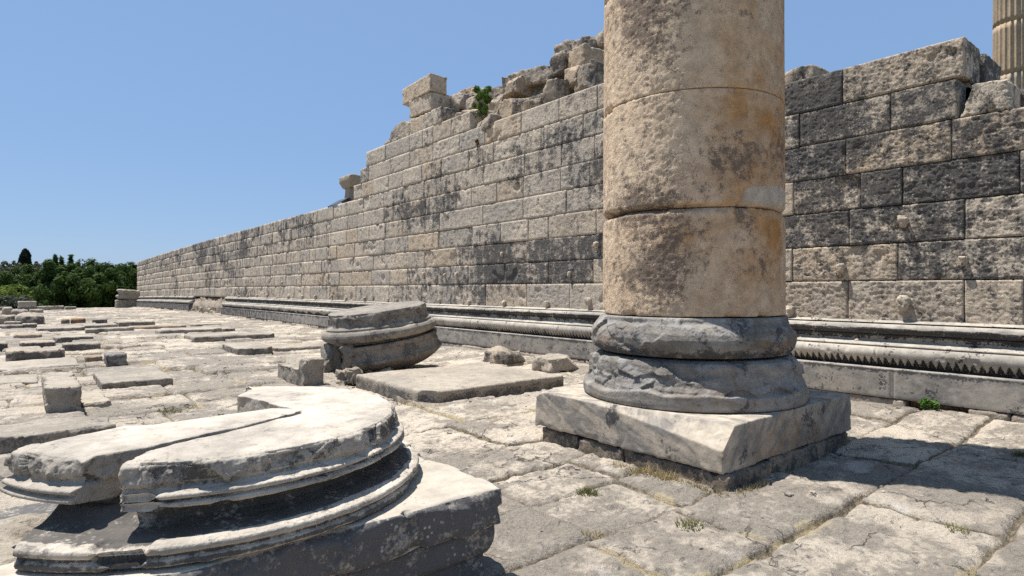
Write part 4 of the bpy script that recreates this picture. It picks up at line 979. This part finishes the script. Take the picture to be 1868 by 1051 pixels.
# grooved fragment with a broken end
def groove(p):
    q = p.copy(); s = (q[:, 0] < -.02) & (q[:, 2] > .33) & (q[:, 1] > -.55)
    q[:, 2] = np.where(s, .33 + (q[:, 2] - .33) * .12, q[:, 2])
    e = sstep(-.35, -.75, q[:, 1]); q[:, 2] += e * .06 * (q[:, 2] > .2); return q
block('grooved_stone', 556, 592, 665, 708, 1.5, 'grooved stone fragment with a lumpy broken end, in front of the tilted base', 'stone fragment', 'slab', crust=.35, tint=.5, seed=44, r=.03, amp=.02, big=.03, h=.42, warpf=groove)
# fragments by the wall foot
for k, (xl, xr, yt, yb, dp, lab, tn) in enumerate([(921, 972, 645, 667, .9, 'dark-faced moulding fragment lying by the wall foot left of the column', .7), (1008, 1060, 655, 681, .7, 'jagged pale fragment lying just left of the standing column base', .2)]):
    block('stone_fragment', xl, xr, yt, yb, dp, lab, 'stone fragment', 'slab' if k else 'rubble', crust=.25 if k else .7, tint=tn, seed=45 + k, r=.09, amp=.04, big=.12, chops=[(.5, -.5, .7, .28)])
# rough chunk of the foreground plinth beneath the split slice
v, q = rock((.62, .8, .62), .02, .10, .03, 5, 52, big=.08)
mm = np.zeros((len(v), 4)); mm[:, 0] = .3; mm[:, 1] = .3
link('stone_chunk', mesh_from('stone_chunk', v, q, mat=M['slab'], mask=mm), None, (-.22, 3.72, -.05), 'rough lit chunk of stone under the left end of the split slice', 'stone')
v, q = rock((.8, .7, .3), .025, .06, .03, 5, 53, big=.05)
mm = np.zeros((len(v), 4)); mm[:, 0] = .3; mm[:, 1] = .5
link('stone_slab', mesh_from('stone_slab', v, q, mat=M['slab'], mask=mm), None, (-.15, 4.75, -.05), 'pale flat slab directly behind the left end of the split slice', 'stone slab')
# stacked stones at the far end of the wall
tt = 67.0; dx, dy = ray(214); p = np.array([tt * dx, tt * dy, float(sag(tt * dy))]); w_ = 34 * tt / F * 1.3
v, q = rock((w_, 1.6, .95), .1, .12, .05, 3, 54, big=.06); mm = np.zeros((len(v), 4)); mm[:, 0] = .45; mm[:, 1] = .6
link('stone_block', mesh_from('stone_block', v, q, mat=M['slab'], mask=mm), None, (p[0] + w_ * .47, p[1] + .8, p[2] - .05), 'lower of two stacked stones at the far end of the wall', 'stone block')
v, q = rock((w_ * .95, 1.5, 1.15), .09, .16, .05, 3, 55, big=.08, warp=lambda p: np.stack([p[:, 0] * (1 - .10 * np.cos(p[:, 2] * 9)), p[:, 1] * (1 - .06 * np.cos(p[:, 2] * 9)), p[:, 2]], 1))
mm = np.zeros((len(v), 4)); mm[:, 0] = .2; mm[:, 1] = .6
o = link('moulded_stone', mesh_from('moulded_stone', v, q, mat=M['slab'], mask=mm), None, (p[0] + w_ * .52, p[1] + .85, p[2] + .86), 'upper tilted grooved stone of the stack at the far end of the wall', 'stone block')
o.rotation_euler = (0, R(4), 0)

# ------------------------------------------------------------------ ruin on top of the wall
GT = 'tumbled stones on top of the wall'
def onwall(name, pxl, pxr, pyt, pyb, X, depth, label, seed, crust=.45, tint=.5, warm=0., r=.05, amp=.026, big=.04, mat='rubble', chops=(), rx=0., rz=0., cat='stone block'):
    "px range of the wall-side face; pyt/pyb read at pxr"
    y0, y1 = W(pxr, X), W(pxl, X); zt, zb = Zat(pxr, pyt, X), Zat(pxr, pyb, X)
    warm = max(warm, .25 * rnd.random()); r = r * .30; big = big * .6; amp = amp * .7; crust = crust * .72
    if mat != 'masonry':
        jc = random.Random(seed * 31 + 7); hs_ = np.array([depth, y1 - y0, zt - zb]) / 2; chops = list(chops)
        for _ in range(5):
            d_ = np.array([jc.choice((-1, -1, 1)) * jc.uniform(.2, 1), jc.uniform(-1, 1), jc.uniform(-.2, 1)]); d_ /= np.linalg.norm(d_)
            chops.append((*d_, float(np.abs(d_) @ hs_) * jc.uniform(.68, .86)))
    v, q = rock((depth, y1 - y0, zt - zb), .035, r, amp, 3.2, seed, chops=chops, big=big * .8, fac=(.018 if mat == 'masonry' else .038), ff=1.4 / max(.3, min(depth, y1 - y0, zt - zb)))
    mm = np.zeros((len(v), 4)); mm[:, 0] = np.clip(crust * .8 + .25 * sstep(.2, -.8, v[:, 1] / (y1 - y0)) * (crust > .3), 0, 1); mm[:, 1] = tint; mm[:, 2] = warm
    o = link(name, mesh_from(name, v, q, mat=M[mat], mask=mm), None, (X + depth / 2, (y0 + y1) / 2, zb), label, cat, GT)
    jr = random.Random(seed * 7 + 1); j_ = 1.0 if mat != 'masonry' else .15
    o.rotation_euler = (R(rx + jr.uniform(-6, 6) * j_), R(jr.uniform(-6, 6) * j_), R(rz + jr.uniform(-12, 12) * j_)); return o
onwall('ashlar_block', 733, 786, 134, 166, 10.2, .62, 'squared tan block perched topmost at the stepped left end of the ruin', 1, .15, .2, .6, .03, .015, .01, 'masonry', rx=0)
onwall('ashlar_block', 747, 786, 166, 199, 10.22, .95, 'squared block directly under the perched topmost tan block', 2, .3, .3, .3, .05, .02, .02, 'masonry')
onwall('ashlar_block', 773, 806, 193, 223, 10.2, 1.4, 'rounded dark-ended block on the third step of the ruin', 3, .5, .5, 0, .12, .03, .04, 'masonry')
onwall('ashlar_block', 749, 773, 208, 237, 10.22, .8, 'short tan block wedged left of the rounded dark-ended block', 4, .1, .1, .5, .04, .02, .02, 'masonry')
onwall('rubble_stone', 711, 748, 215, 250, 10.7, 1.0, 'dark grey rounded rock at the left lower step of the ruin', 5, .7, .7, r=.25, big=.12)
onwall('rubble_stone', 724, 749, 234, 253, 10.3, .7, 'small stones left below the tan wedge block', 6, .5, .6, r=.2, big=.1)
onwall('rubble_stone', 696, 726, 248, 264, 10.4, .8, 'flat dark rubble at the lowest left end of the ruin', 7, .6, .6, r=.15, big=.1)
onwall('rubble_stone', 804, 845, 168, 200, 10.9, .9, 'rounded grey rubble behind the perched blocks', 8, .45, .6, r=.3, big=.12)
onwall('rubble_stone', 819, 864, 152, 175, 11.4, 1.0, 'brown weathered rock on the skyline left of the green bush', 9, .3, .3, .7, r=.25, big=.15)
onwall('rubble_stone', 842, 868, 168, 196, 11.0, .7, 'pale knobbly rock just left of the green bush', 10, .3, .3, r=.2, big=.15)
onwall('rubble_stone', 830, 862, 193, 214, 10.45, .8, 'small pointed rock below the green bush', 11, .35, .4, r=.15, big=.1)
onwall('rubble_stone', 854, 902, 209, 236, 10.24, 1.0, 'greenish dark rough rock in the gap of the wall top', 12, .75, .8, r=.2, big=.12)
onwall('rubble_stone', 880, 917, 151, 170, 11.6, .9, 'flat-topped grey rock on the skyline right of the green bush', 13, .4, .5, r=.15, big=.08)
onwall('rubble_stone', 876, 920, 166, 200, 11.2, .9, 'layered grey rock below the flat-topped one', 14, .55, .6, r=.15, big=.12)
onwall('rubble_stone', 893, 950, 172, 220, 10.75, 1.2, 'pitted reddish-brown breccia block above the wall top', 15, .6, .4, .5, r=.06, amp=.05, big=.05)
onwall('ashlar_block', 916, 938, 136, 172, 10.9, 1.5, 'large squared block with a brown face and dark streaked end', 16, .45, .3, .5, .06, .03, .05)
onwall('rubble_stone', 915, 990, 108, 140, 11.3, 1.4, 'big irregular pale-topped slab lying on the brown-faced block', 17, .5, .4, r=.18, big=.18)
onwall('rubble_stone', 968, 1010, 118, 146, 11.8, 1.0, 'dark knobbly rock right behind the pale-topped slab', 18, .8, .7, r=.2, big=.15)
onwall('ashlar_block', 986, 1012, 140, 182, 10.9, 1.5, 'grey block with a sharp corner and blackened end, beside the standing column', 19, .6, .6, 0, .05, .03, .04)
onwall('rubble_stone', 946, 990, 172, 200, 10.8, 1.0, 'flat brown stone supporting the large brown-faced block', 20, .5, .3, .4, r=.1, big=.06)
onwall('rubble_stone', 1000, 1028, 90, 132, 11.6, 1.1, 'upright dark rock in the tall heap left of the standing column', 21, .75, .7, r=.2, big=.1)
onwall('rubble_stone', 1005, 1036, 68, 95, 12.0, 1.1, 'rounded dark boulder near the summit of the heap', 22, .75, .7, r=.3, big=.15)
onwall('rubble_stone', 1034, 1080, 60, 100, 12.0, 1.6, 'black squared boulder near the summit beside the rounded one', 23, .9, .7, r=.15, big=.1)
onwall('rubble_stone', 1024, 1066, 82, 122, 11.5, 1.4, 'tan overhanging rock in the middle of the tall heap', 24, .3, .2, .5, r=.15, big=.2)
onwall('rubble_stone', 1022, 1056, 116, 152, 11.3, 1.2, 'tan layered rock under the overhanging one', 25, .3, .3, .5, r=.1, big=.1)
onwall('rubble_stone', 1054, 1085, 106, 158, 11.25, 1.6, 'dark mixed rock next to the standing column shaft', 26, .75, .5, .2, r=.15, big=.15)
onwall('rubble_stone', 1066, 1120, 42, 75, 12.3, 1.6, 'topmost summit rock half hidden by the standing column', 27, .6, .5, .2, r=.2, big=.15)
onwall('rubble_stone', 1410, 1482, 112, 175, 11.9, .9, 'rough grey boulder on the wall top right of the standing column', 28, .45, .6, r=.2, amp=.06, big=.1)
# hearting that carries the heap
for k, (ya, yb, x0, x1, z0, z1) in enumerate([(12.0, 19.5, 10.75, 12.6, 6.6, 7.25), (12.2, 15.5, 11.5, 13.4, 6.8, 7.9), (11.6, 13.8, 12.1, 13.8, 7.2, 8.7), (15.5, 18.9, 11.1, 12.8, 6.8, 7.7), (8.2, 10.0, 11.6, 12.8, 4.9, 5.5)]):
    v, q = rock((x1 - x0, yb - ya, z1 - z0), .05, .1, .05, 3.5, 500 + k, big=.1, fac=.09, ff=1.6)
    mm = np.zeros((len(v), 4)); mm[:, 0] = .75; mm[:, 1] = .6
    wlink('hearting', mesh_from('hearting', v + np.array([(x0 + x1) / 2 + .15, (ya + yb) / 2, z0 - .14]), q, mat=M['rubble'], mask=mm))
# broken leaning block on the right end of the wall, and the thick end block
y0, y1 = W(1838, XF), W(1752, XF)
v, q = rock((.62, y1 - y0 + .06, .54), .018, .02, .012, 6, 71, chops=[(0, .93, .36, .93 * (y1 - y0) / 2 - .36 * .24), (0, -.80, .60, .80 * (y1 - y0) / 2 + .07), (-.25, -.12, .96, .22)], big=.02, fac=.03)
mm = np.zeros((len(v), 4)); mm[:, 0] = .3; mm[:, 1] = .2
o = link('ashlar_block', mesh_from('ashlar_block', v, q, mat=M['masonry'], mask=mm), None, (XF + .31, (y0 + y1) / 2, 4.168), 'broken wedge-shaped block on the step at the right end of the wall', 'stone block', GT)
v, q = rock((.42, .3, .40), .02, .06, .02, 6, 72, big=.05)
mm = np.zeros((len(v), 4)); mm[:, 0] = .8; mm[:, 1] = .5
link('rubble_stone', mesh_from('rubble_stone', v, q, mat=M['rubble'], mask=mm), None, (XF + .75, y0 - .05, 4.14), 'dark rough lump tucked behind the broken wedge-shaped block', 'stone', GT)
# end faces of the two top courses
for (pxe, z0, z1) in ((1760, 4.745, 5.30), (1747, 4.17, 4.73)):
    ye = W(pxe, XF); v, q = rock((.75, .5, z1 - z0), .025, .03, .012, 5, 73)
    mm = np.zeros((len(v), 4)); mm[:, 0] = .5; mm[:, 1] = .3
    wlink('end_block', mesh_from('end_block', v + np.array([XF + .02 + .39, ye + .255, z0]), q, mat=M['masonry'], mask=mm))
    v, q = rock((.9, .5, z1 - z0 - .04), .03, .04, .015, 5, 74)
    mm = np.zeros((len(v), 4)); mm[:, 0] = .9; mm[:, 1] = .5
    wlink('end_block', mesh_from('end_block', v + np.array([XF + 1.27, ye + .2, z0]), q, mat=M['masonry'], mask=mm))
# capital-like stone on a stub, on the wall top where the high part begins
X = 11.0; cy = W(632, X); cz = Zat(632, 366, X)
cp = thing('pier_capital', (X + .3, cy, cz), 'brown stone capital on a short square stub, standing on the wall where it steps down', 'capital')
tt = X / ray(632)[0]
sc = tt / F
v, q = rock((.55, 24 * sc * 1.0, 24 * sc), .05, .03, .015, 4, 81); link('stub', mesh_from('stub', v, q, mat=M['capital'], mask=(.2, .5, .3, 0)), cp)
v, q = rock((.8, 50 * sc, 22 * sc), .05, .05, .02, 4, 82, warp=lambda p: np.stack([p[:, 0] * (.72 + .28 * np.clip(p[:, 2] / .3, 0, 1)), p[:, 1] * (.72 + .28 * np.clip(p[:, 2] / .3, 0, 1)), p[:, 2] + 23 * sc], 1)); link('capital', mesh_from('capital', v, q, mat=M['capital'], mask=(.2, .5, .3, 0)), cp)
# little dark sheet cover beside it
yc = W(610, XF + .1)
V = np.array([(XF - .02, yc - .55, 5.30), (XF - .02, yc + .45, 5.30), (XF + .5, yc + .45, 5.62), (XF + .5, yc - .55, 5.62), (XF + 1.0, yc + .45, 5.30), (XF + 1.0, yc - .55, 5.30)])
V = np.concatenate([V, V + np.array([0, 0, .03])])
Qd = [(0, 3, 2, 1), (3, 5, 4, 2), (6, 7, 8, 9), (9, 8, 10, 11), (0, 1, 7, 6), (5, 11, 10, 4), (0, 6, 9, 3), (3, 9, 11, 5), (1, 2, 8, 7), (2, 4, 10, 8)]
link('sheet_cover', mesh_from('sheet_cover', V, Qd, mat=M['metal'], mask=(0, 0, 0, 0), smooth=False), None, None, 'small dark bent sheet covering the wall top below the capital', 'cover')
# ------------------------------------------------------------------ plants
def leaves(C, N, size, rs_, aspect=1.6, jitter=.5):
    "quads at C facing roughly N"
    n = len(C); T = rs_.normal(size=(n, 3)); N = N + rs_.normal(size=(n, 3)) * jitter; N /= np.linalg.norm(N, axis=1, keepdims=True) + 1e-9
    A = np.cross(N, T); A /= np.linalg.norm(A, axis=1, keepdims=True) + 1e-9; B = np.cross(N, A)
    s = size * (.6 + .8 * rs_.rand(n))[:, None]
    V = np.stack([C - A * s * aspect * .5, C + B * s * .32, C + A * s * aspect * .5, C - B * s * .32], 1).reshape(-1, 3)
    Q = np.arange(n * 4).reshape(-1, 4); g = np.repeat(rs_.rand(n), 4)
    m = np.zeros((n * 4, 4)); m[:, 1] = g
    return V, Q, m
def crown(center, rad, nclump, nleaf, size, seed, rough=.45, zmin=None):
    rs_ = np.random.RandomState(seed); c = np.array(center); rad = np.array(rad)
    D = rs_.normal(size=(nclump, 3)); D /= np.linalg.norm(D, axis=1, keepdims=True)
    rr = rs_.rand(nclump, 1) ** .45; K = c + D * rad * rr * (1 + .18 * rs_.normal(size=(nclump, 1)))
    cs = (rad.mean() * (.16 + .16 * rs_.rand(nclump)))
    per = rs_.randint(0, nclump, nleaf); d = rs_.normal(size=(nleaf, 3)); d /= np.linalg.norm(d, axis=1, keepdims=True)
    P = K[per] + d * cs[per][:, None] * (rs_.rand(nleaf, 1) ** .4)
    N = d + .6 * (P - c) / rad
    cl = rs_.rand(nclump)[per]
    if zmin is not None: ok = P[:, 2] > zmin; P, N = P[ok], N[ok]
    V, Q, m = leaves(P, N, size, rs_); m[:, 1] = .72 * np.repeat(cl, 4) + .28 * m[:, 1]; return V, Q, m
def trunk(p0, p1, r0, r1, seed, limbs=4, spread=1.6):
    rs_ = np.random.RandomState(seed); V, Q = [], []
    def tube(a, b, ra, rb, k=7, seg=5):
        base = len(V); a, b = np.array(a, float), np.array(b, float); mid = rs_.normal(size=3) * .06 * np.linalg.norm(b - a)
        ax = b - a; u = np.cross(ax, [0, .3, 1.]); u /= np.linalg.norm(u) + 1e-9; w = np.cross(ax, u); w /= np.linalg.norm(w)
        for i in range(seg + 1):
            t = i / seg; p = a + ax * t + mid * math.sin(math.pi * t); r = ra + (rb - ra) * t
            for j in range(k): V.append(p + (u * math.cos(j / k * 6.283) + w * math.sin(j / k * 6.283)) * r)
        for i in range(seg):
            for j in range(k): Q.append([base + i * k + j, base + i * k + (j + 1) % k, base + (i + 1) * k + (j + 1) % k, base + (i + 1) * k + j])
    tube(p0, p1, r0, r1)
    for i in range(limbs):
        a = i / limbs * 6.283 + rs_.rand(); tube(np.array(p1) - np.array([0, 0, .2 * (p1[2] - p0[2]) * rs_.rand()]), np.array(p1) + np.array([math.cos(a) * spread, math.sin(a) * spread, spread * (.6 + .8 * rs_.rand())]), r1 * .7, r1 * .2)
    return np.array(V), np.array(Q)
def tree(name, x, y, zb, height, rad, label, mat, seed, size=.24, nleaf=9000, nclump=70, group=None, cat='tree', flat=.5, low=.12):
    t = thing(name, (x, y, zb), label, cat, group)
    p1 = (0, 0, height * .4)
    v, q = trunk((0, 0, 0), p1, max(.12, height * .03), max(.06, height * .018), seed, 5, rad * .5)
    link('trunk', mesh_from('trunk', v, q, mat=M['bark'], mask=(0, .5, 0, 0)), t)
    cz = height * (low + (1 - low) * .5); v, q, m = crown((0, 0, cz), (rad, rad, height * (1 - low) * .5), nclump, nleaf, size, seed)
    link('crown', mesh_from('crown', v, q, mat=M[mat], mask=m, smooth=False), t)
    return t
GTREE = 'trees beyond the end of the terrace'
def at(px, dist):
    dx, dy = ray(px); return dist * dx, dist * dy
def ztop(py, dist): return EYE - (py - HOR) * dist / F
spec = [  # px, dist, top py, radius, material, label
    (232, 84, 487, 3.4, 'leaf_dark', 'dense dark green tree half hidden by the far end of the wall'),
    (205, 92, 485, 3.9, 'leaf_dark', 'round dark tree behind the stacked stones at the end of the wall'),
    (163, 86, 480, 4.2, 'leaf_dark', 'tallest and widest dark tree in the middle of the clump'),
    (122, 84, 484, 3.0, 'leaf_dark', 'dark tree with thin twigs sticking out of its crown, left side of the clump'),
    (140, 74, 500, 3.0, 'leaf_dark', 'lower dark tree in front of the tallest one'),
    (192, 76, 497, 3.4, 'leaf_dark', 'lower dark tree in front of the wall end clump, right of centre'),
    (95, 82, 487, 2.8, 'leaf_mid', 'lighter green tree at the left side of the dark clump'),
    (70, 90, 494, 3.2, 'leaf_mid', 'mid green bushy tree on the slope below the cypress'),
    (8, 88, 500, 3.2, 'leaf_mid', 'mid green tree cut by the left picture edge'),
    (36, 96, 499, 3.4, 'leaf_dark', 'dark bushy tree below the cypress, between two mid green ones')]
for k, (px, dist, pt, rad, mat, lab) in enumerate(spec):
    x, y = at(px, dist); zb = -1.3 + 0 if y < 95 else hill_z(x, y); h = ztop(pt, dist) - zb
    tree('broadleaf_tree', x, y, zb, h, rad, lab, mat, 600 + k, .30, 15000, 90, GTREE, low=.02)
GB = 'bushes on the slope at the far left'
for k, (px, dist, pt, rad, mat, lab) in enumerate([
    (25, 78, 522, 2.6, 'leaf_lime', 'bright yellow-green bush at the far left'), (52, 80, 527, 2.0, 'leaf_lime', 'smaller yellow-green bush next to the dark clump'),
    (10, 71, 541, 2.2, 'leaf_olive', 'grey dry bush in front of the yellow-green ones at the left edge'), (42, 72, 540, 2.2, 'leaf_olive', 'grey dry bush behind the stacked pale block'), (74, 70, 544, 1.5, 'leaf_dark', 'dark low bush left below the dark clump')]):
    x, y = at(px, dist); zb = -1.3; h = ztop(pt, dist) - zb
    tree('bush', x, y, zb, h, rad, lab, mat, 640 + k, .2, 5000, 40, GB, 'bush', low=.0)
# olive scrub on the hill: uncountable cover
rs_ = np.random.RandomState(77); Vs, Qs, Ms, b0 = [], [], [], 0
for k in range(230):
    d = rs_.uniform(125, 240); px = rs_.uniform(-260, 215); x, y = at(px, d); z = hill_z(x, y); r_ = rs_.uniform(1.2, 2.4)
    v, q, m = crown((x, y, z + r_ * .7), (r_, r_, r_ * .8), 9, 330, .42, 700 + k); Vs.append(v); Qs.append(q + b0); Ms.append(m); b0 += len(v)
link('hill_scrub', mesh_from('hill_scrub', np.concatenate(Vs), np.concatenate(Qs), mat=M['leaf_olive'], mask=np.concatenate(Ms), smooth=False), None, None, 'grey-green scrub covering the low hill on the left horizon', 'scrub', kind='stuff')
# cypress on the hill
x, y = at(46, 190); zb = hill_z(x, y)
cy_ = thing('cypress_tree', (x, y, zb), 'narrow dark cypress standing up on the hill against the sky', 'tree')
v, q = trunk((0, 0, 0), (0, 0, 2.5), .25, .18, 3, 3, .4); link('trunk', mesh_from('trunk', v, q, mat=M['bark'], mask=(0, .5, 0, 0)), cy_)
h = ztop(455, 190) - zb; rs_ = np.random.RandomState(5); n = 5500
u = rs_.rand(n) ** .8; prof_ = np.interp(u, [0, .12, .35, .75, .93, 1], [1.0, 1.65, 1.75, 1.3, .75, .1]); a = rs_.rand(n) * 6.283; rr = prof_ * (.55 + .45 * rs_.rand(n) ** .5) * (1 + .12 * np.sin(a * 3 + u * 9))
C = np.stack([np.cos(a) * rr, np.sin(a) * rr, u * h + .1], 1); v, q, m = leaves(C, np.stack([np.cos(a), np.sin(a), a * 0 + .4], 1), .4, rs_)
link('crown', mesh_from('crown', v, q, mat=M['leaf_cyp'], mask=m, smooth=False), cy_)
# twigs rising from the clump
rs_ = np.random.RandomState(9)
for px, pt, dd in ((101, 466, 84), (112, 470, 84), (129, 466, 84)):
    x, y = at(px, dd); zb = ztop(492, dd); h = ztop(pt, dd) - zb; n = 260
    u = rs_.rand(n); C = np.stack([x + rs_.normal(size=n) * .22 * (1.1 - u), y + rs_.normal(size=n) * .22, zb + u * h], 1)
    v, q, m = leaves(C, rs_.normal(size=(n, 3)), .28, rs_, 2.4)
    tr = bpy.data.objects  # twig sprays belong to the tree with twigs
    par = [o for o in COL.objects if o.get('label', '').startswith('dark tree with thin twigs')][0]
    me = mesh_from('twig', v - np.array(par.location), q, mat=M['leaf_dark'], mask=m, smooth=False); link('twig', me, par)

# bush growing out of the ruin
def smallplant(name, C, rad, n, size, mat, label, cat, seed, nclump=14):
    t = thing(name, tuple(C), label, cat); v, q, m = crown((0, 0, rad[2]), rad, nclump, n, size, seed)
    link('foliage', mesh_from('foliage', v, q, mat=M[mat], mask=m, smooth=False), t)
    v, q = trunk((0, 0, -.1), (0, 0, rad[2] * .7), .02, .012, seed, 4, rad[0] * .6); link('stem', mesh_from('stem', v, q, mat=M['bark'], mask=(0, .5, 0, 0)), t)
X = 10.42; y = W(878, X); z = Zat(878, 207, X)
smallplant('wild_bush', (X, y, z), (.32, .30, .42), 1500, .085, 'weed', 'green bush growing out of the rubble on top of the wall', 'bush', 801, 20)
smallplant('wall_weed', (XF - .03, W(871, XF), Zat(871, 268, XF)), (.09, .14, .12), 120, .06, 'redplant', 'tiny reddish weed growing from a joint high in the wall', 'plant', 802, 6)
smallplant('leafy_weed', (9.72, W(1690, 9.7), .10), (.10, .15, .06), 150, .06, 'weed', 'leafy green weed at the foot of the wall right of the column', 'plant', 803, 12)

def tuft(x, y, n, h, spread, rs_, z=None):
    a = rs_.rand(n) * 6.283; r_ = spread * rs_.rand(n) ** .6; bx = x + np.cos(a) * r_; by = y + np.sin(a) * r_
    bz = pave(bx, by)[0] - .004 if z is None else np.full(n, z)
    hh = h * (.5 + .7 * rs_.rand(n)); lean = rs_.normal(size=(n, 2)) * .45 * hh[:, None] + np.stack([np.cos(a), np.sin(a)], 1) * (hh * .3)[:, None]
    w = .0028 + .0025 * rs_.rand(n); pa = rs_.rand(n) * 3.1416
    wx, wy = np.cos(pa) * w, np.sin(pa) * w
    V = np.stack([np.stack([bx - wx, by - wy, bz], 1), np.stack([bx + wx, by + wy, bz], 1), np.stack([bx + lean[:, 0], by + lean[:, 1], bz + hh], 1)], 1).reshape(-1, 3)
    m = np.zeros((n * 3, 4)); m[:, 1] = np.repeat(rs_.rand(n), 3)
    return V, np.arange(n * 3).reshape(-1, 3), m
rs_ = np.random.RandomState(21)
for k, (px, py, n, h, sp, lab, mat) in enumerate([
    (1072, 900, 170, .07, .08, 'green-yellow grass tuft where paving joints meet, in front of the plinth', 'greengrass'),
    (1257, 961, 150, .05, .10, 'darker green grass tuft on the pavement nearest the camera', 'greengrass'),
    (1086, 976, 120, .04, .10, 'sparse yellow grass tuft in the joint near the foreground base', 'straw'),
    (1747, 968, 60, .05, .07, 'small wispy grass tuft on the right foreground paving', 'greengrass'),
    (1740, 752, 260, .12, .12, 'yellow grass tuft at the wall foot beside the leafy weed', 'straw'),
    (310, 749, 240, .05, .16, 'low dark weed tuft between slabs on the left', 'greengrass'),
    (1860, 833, 120, .06, .06, 'dark tuft at the right edge in the column shadow', 'greengrass')]):
    p = G(px, py); V, T, m = tuft(p[0], p[1], n, h, sp, rs_)
    link('grass_tuft', mesh_from('grass_tuft', V - np.array([p[0], p[1], 0]), None, T, mat=M[mat], mask=m, smooth=False), None, (p[0], p[1], 0), lab, 'grass tuft')
# dry grass in the joints: uncountable
n = 90000; bx = rs_.uniform(-1.5, 9.7, n); by = rs_.uniform(2.0, 15, n)
zz, mk_ = pave(bx, by); keep = (mk_[:, 3] > .45) & (mk_[:, 0] > .25) & (rs_.rand(n) < .9) | ((mk_[:, 3] > .7) & (rs_.rand(n) < .10))
bx, by = bx[keep], by[keep]; Vs, Ts, Ms = [], [], []
V, T, m = [], [], []
n = len(bx); rep = 3; bx = np.repeat(bx, rep) + rs_.normal(size=n * rep) * .015; by = np.repeat(by, rep) + rs_.normal(size=n * rep) * .015; n *= rep
bz = pave(bx, by)[0] - .003; hh = .012 + .03 * rs_.rand(n) ** 2; ln = rs_.normal(size=(n, 2)) * (hh * .9)[:, None]; w = .0016 + .0018 * rs_.rand(n); pa = rs_.rand(n) * 3.14
V = np.stack([np.stack([bx - np.cos(pa) * w, by - np.sin(pa) * w, bz], 1), np.stack([bx + np.cos(pa) * w, by + np.sin(pa) * w, bz], 1), np.stack([bx + ln[:, 0], by + ln[:, 1], bz + hh], 1)], 1).reshape(-1, 3)
m = np.zeros((n * 3, 4)); m[:, 1] = np.repeat(rs_.rand(n), 3)
# a fringe along the foot of the standing column
q_ = []
for (xa, ya, xb, yb, nn, hh_) in ((4.60, 2.75, 4.58, 4.0, 380, .06), (4.60, 3.3, 4.58, 3.75, 300, .09), (4.7, 2.72, 5.2, 2.73, 200, .05)):
    for i in range(nn):
        t_ = rs_.rand(); q_.append((xa + (xb - xa) * t_ - abs(rs_.normal()) * .05, ya + (yb - ya) * t_ + rs_.normal() * .02, hh_ * (.4 + .8 * rs_.rand())))
q_ = np.array(q_); n2 = len(q_); bz = pave(q_[:, 0], q_[:, 1])[0] - .004; ln = rs_.normal(size=(n2, 2)) * (q_[:, 2] * .5)[:, None]; w = .003 + .002 * rs_.rand(n2); pa = rs_.rand(n2) * 3.14
V2 = np.stack([np.stack([q_[:, 0] - np.cos(pa) * w, q_[:, 1] - np.sin(pa) * w, bz], 1), np.stack([q_[:, 0] + np.cos(pa) * w, q_[:, 1] + np.sin(pa) * w, bz], 1), np.stack([q_[:, 0] + ln[:, 0], q_[:, 1] + ln[:, 1], bz + q_[:, 2]], 1)], 1).reshape(-1, 3)
m2 = np.zeros((n2 * 3, 4)); m2[:, 1] = np.repeat(rs_.rand(n2), 3)
V = np.concatenate([V, V2]); m = np.concatenate([m, m2])
link('dry_grass', mesh_from('dry_grass', V, None, np.arange(len(V)).reshape(-1, 3), mat=M['straw'], mask=m, smooth=False), None, None, 'short dry yellow grass growing in the joints of the pavement', 'grass', kind='stuff')

# stone chips scattered on the paving: uncountable
rs_ = np.random.RandomState(31); Vs, Qs, Ms, b0 = [], [], [], 0
n = 700; bx = rs_.uniform(-1.5, 9.7, n); by = 2 + 16 * rs_.rand(n) ** 1.3
zz, mk_ = pave(bx, by)
for k in range(n):
    if mk_[k, 0] < .05 and rs_.rand() < .6: continue
    if (bx[k] - 5.96) ** 2 < 2.0 and (by[k] - 4.05) ** 2 < 1.6 or (bx[k] - .93) ** 2 < 2.0 and (by[k] - 4.05) ** 2 < 1.6: continue
    s_ = .008 + .035 * rs_.rand() ** 3
    v, q = grid_box(3, 3, 3); v = (v - .5) * np.array([1.4, 1, .7]) * s_; L = np.linalg.norm(v, axis=1, keepdims=True)
    v = v * (.75 + .5 * rs_.rand(len(v), 1)); a = rs_.rand() * 6.28; v = np.stack([v[:, 0] * math.cos(a) - v[:, 1] * math.sin(a), v[:, 0] * math.sin(a) + v[:, 1] * math.cos(a), v[:, 2]], 1)
    Vs.append(v + np.array([bx[k], by[k], zz[k] + s_ * .2])); Qs.append(q + b0); mm = np.zeros((len(v), 4)); mm[:, 0] = .1; mm[:, 1] = rs_.rand(); Ms.append(mm); b0 += len(v)
link('stone_chips', mesh_from('stone_chips', np.concatenate(Vs), np.concatenate(Qs), mat=M['pebble'], mask=np.concatenate(Ms), smooth=False), None, None, 'small stone chips and grit scattered over the pavement', 'stone chips', kind='stuff')
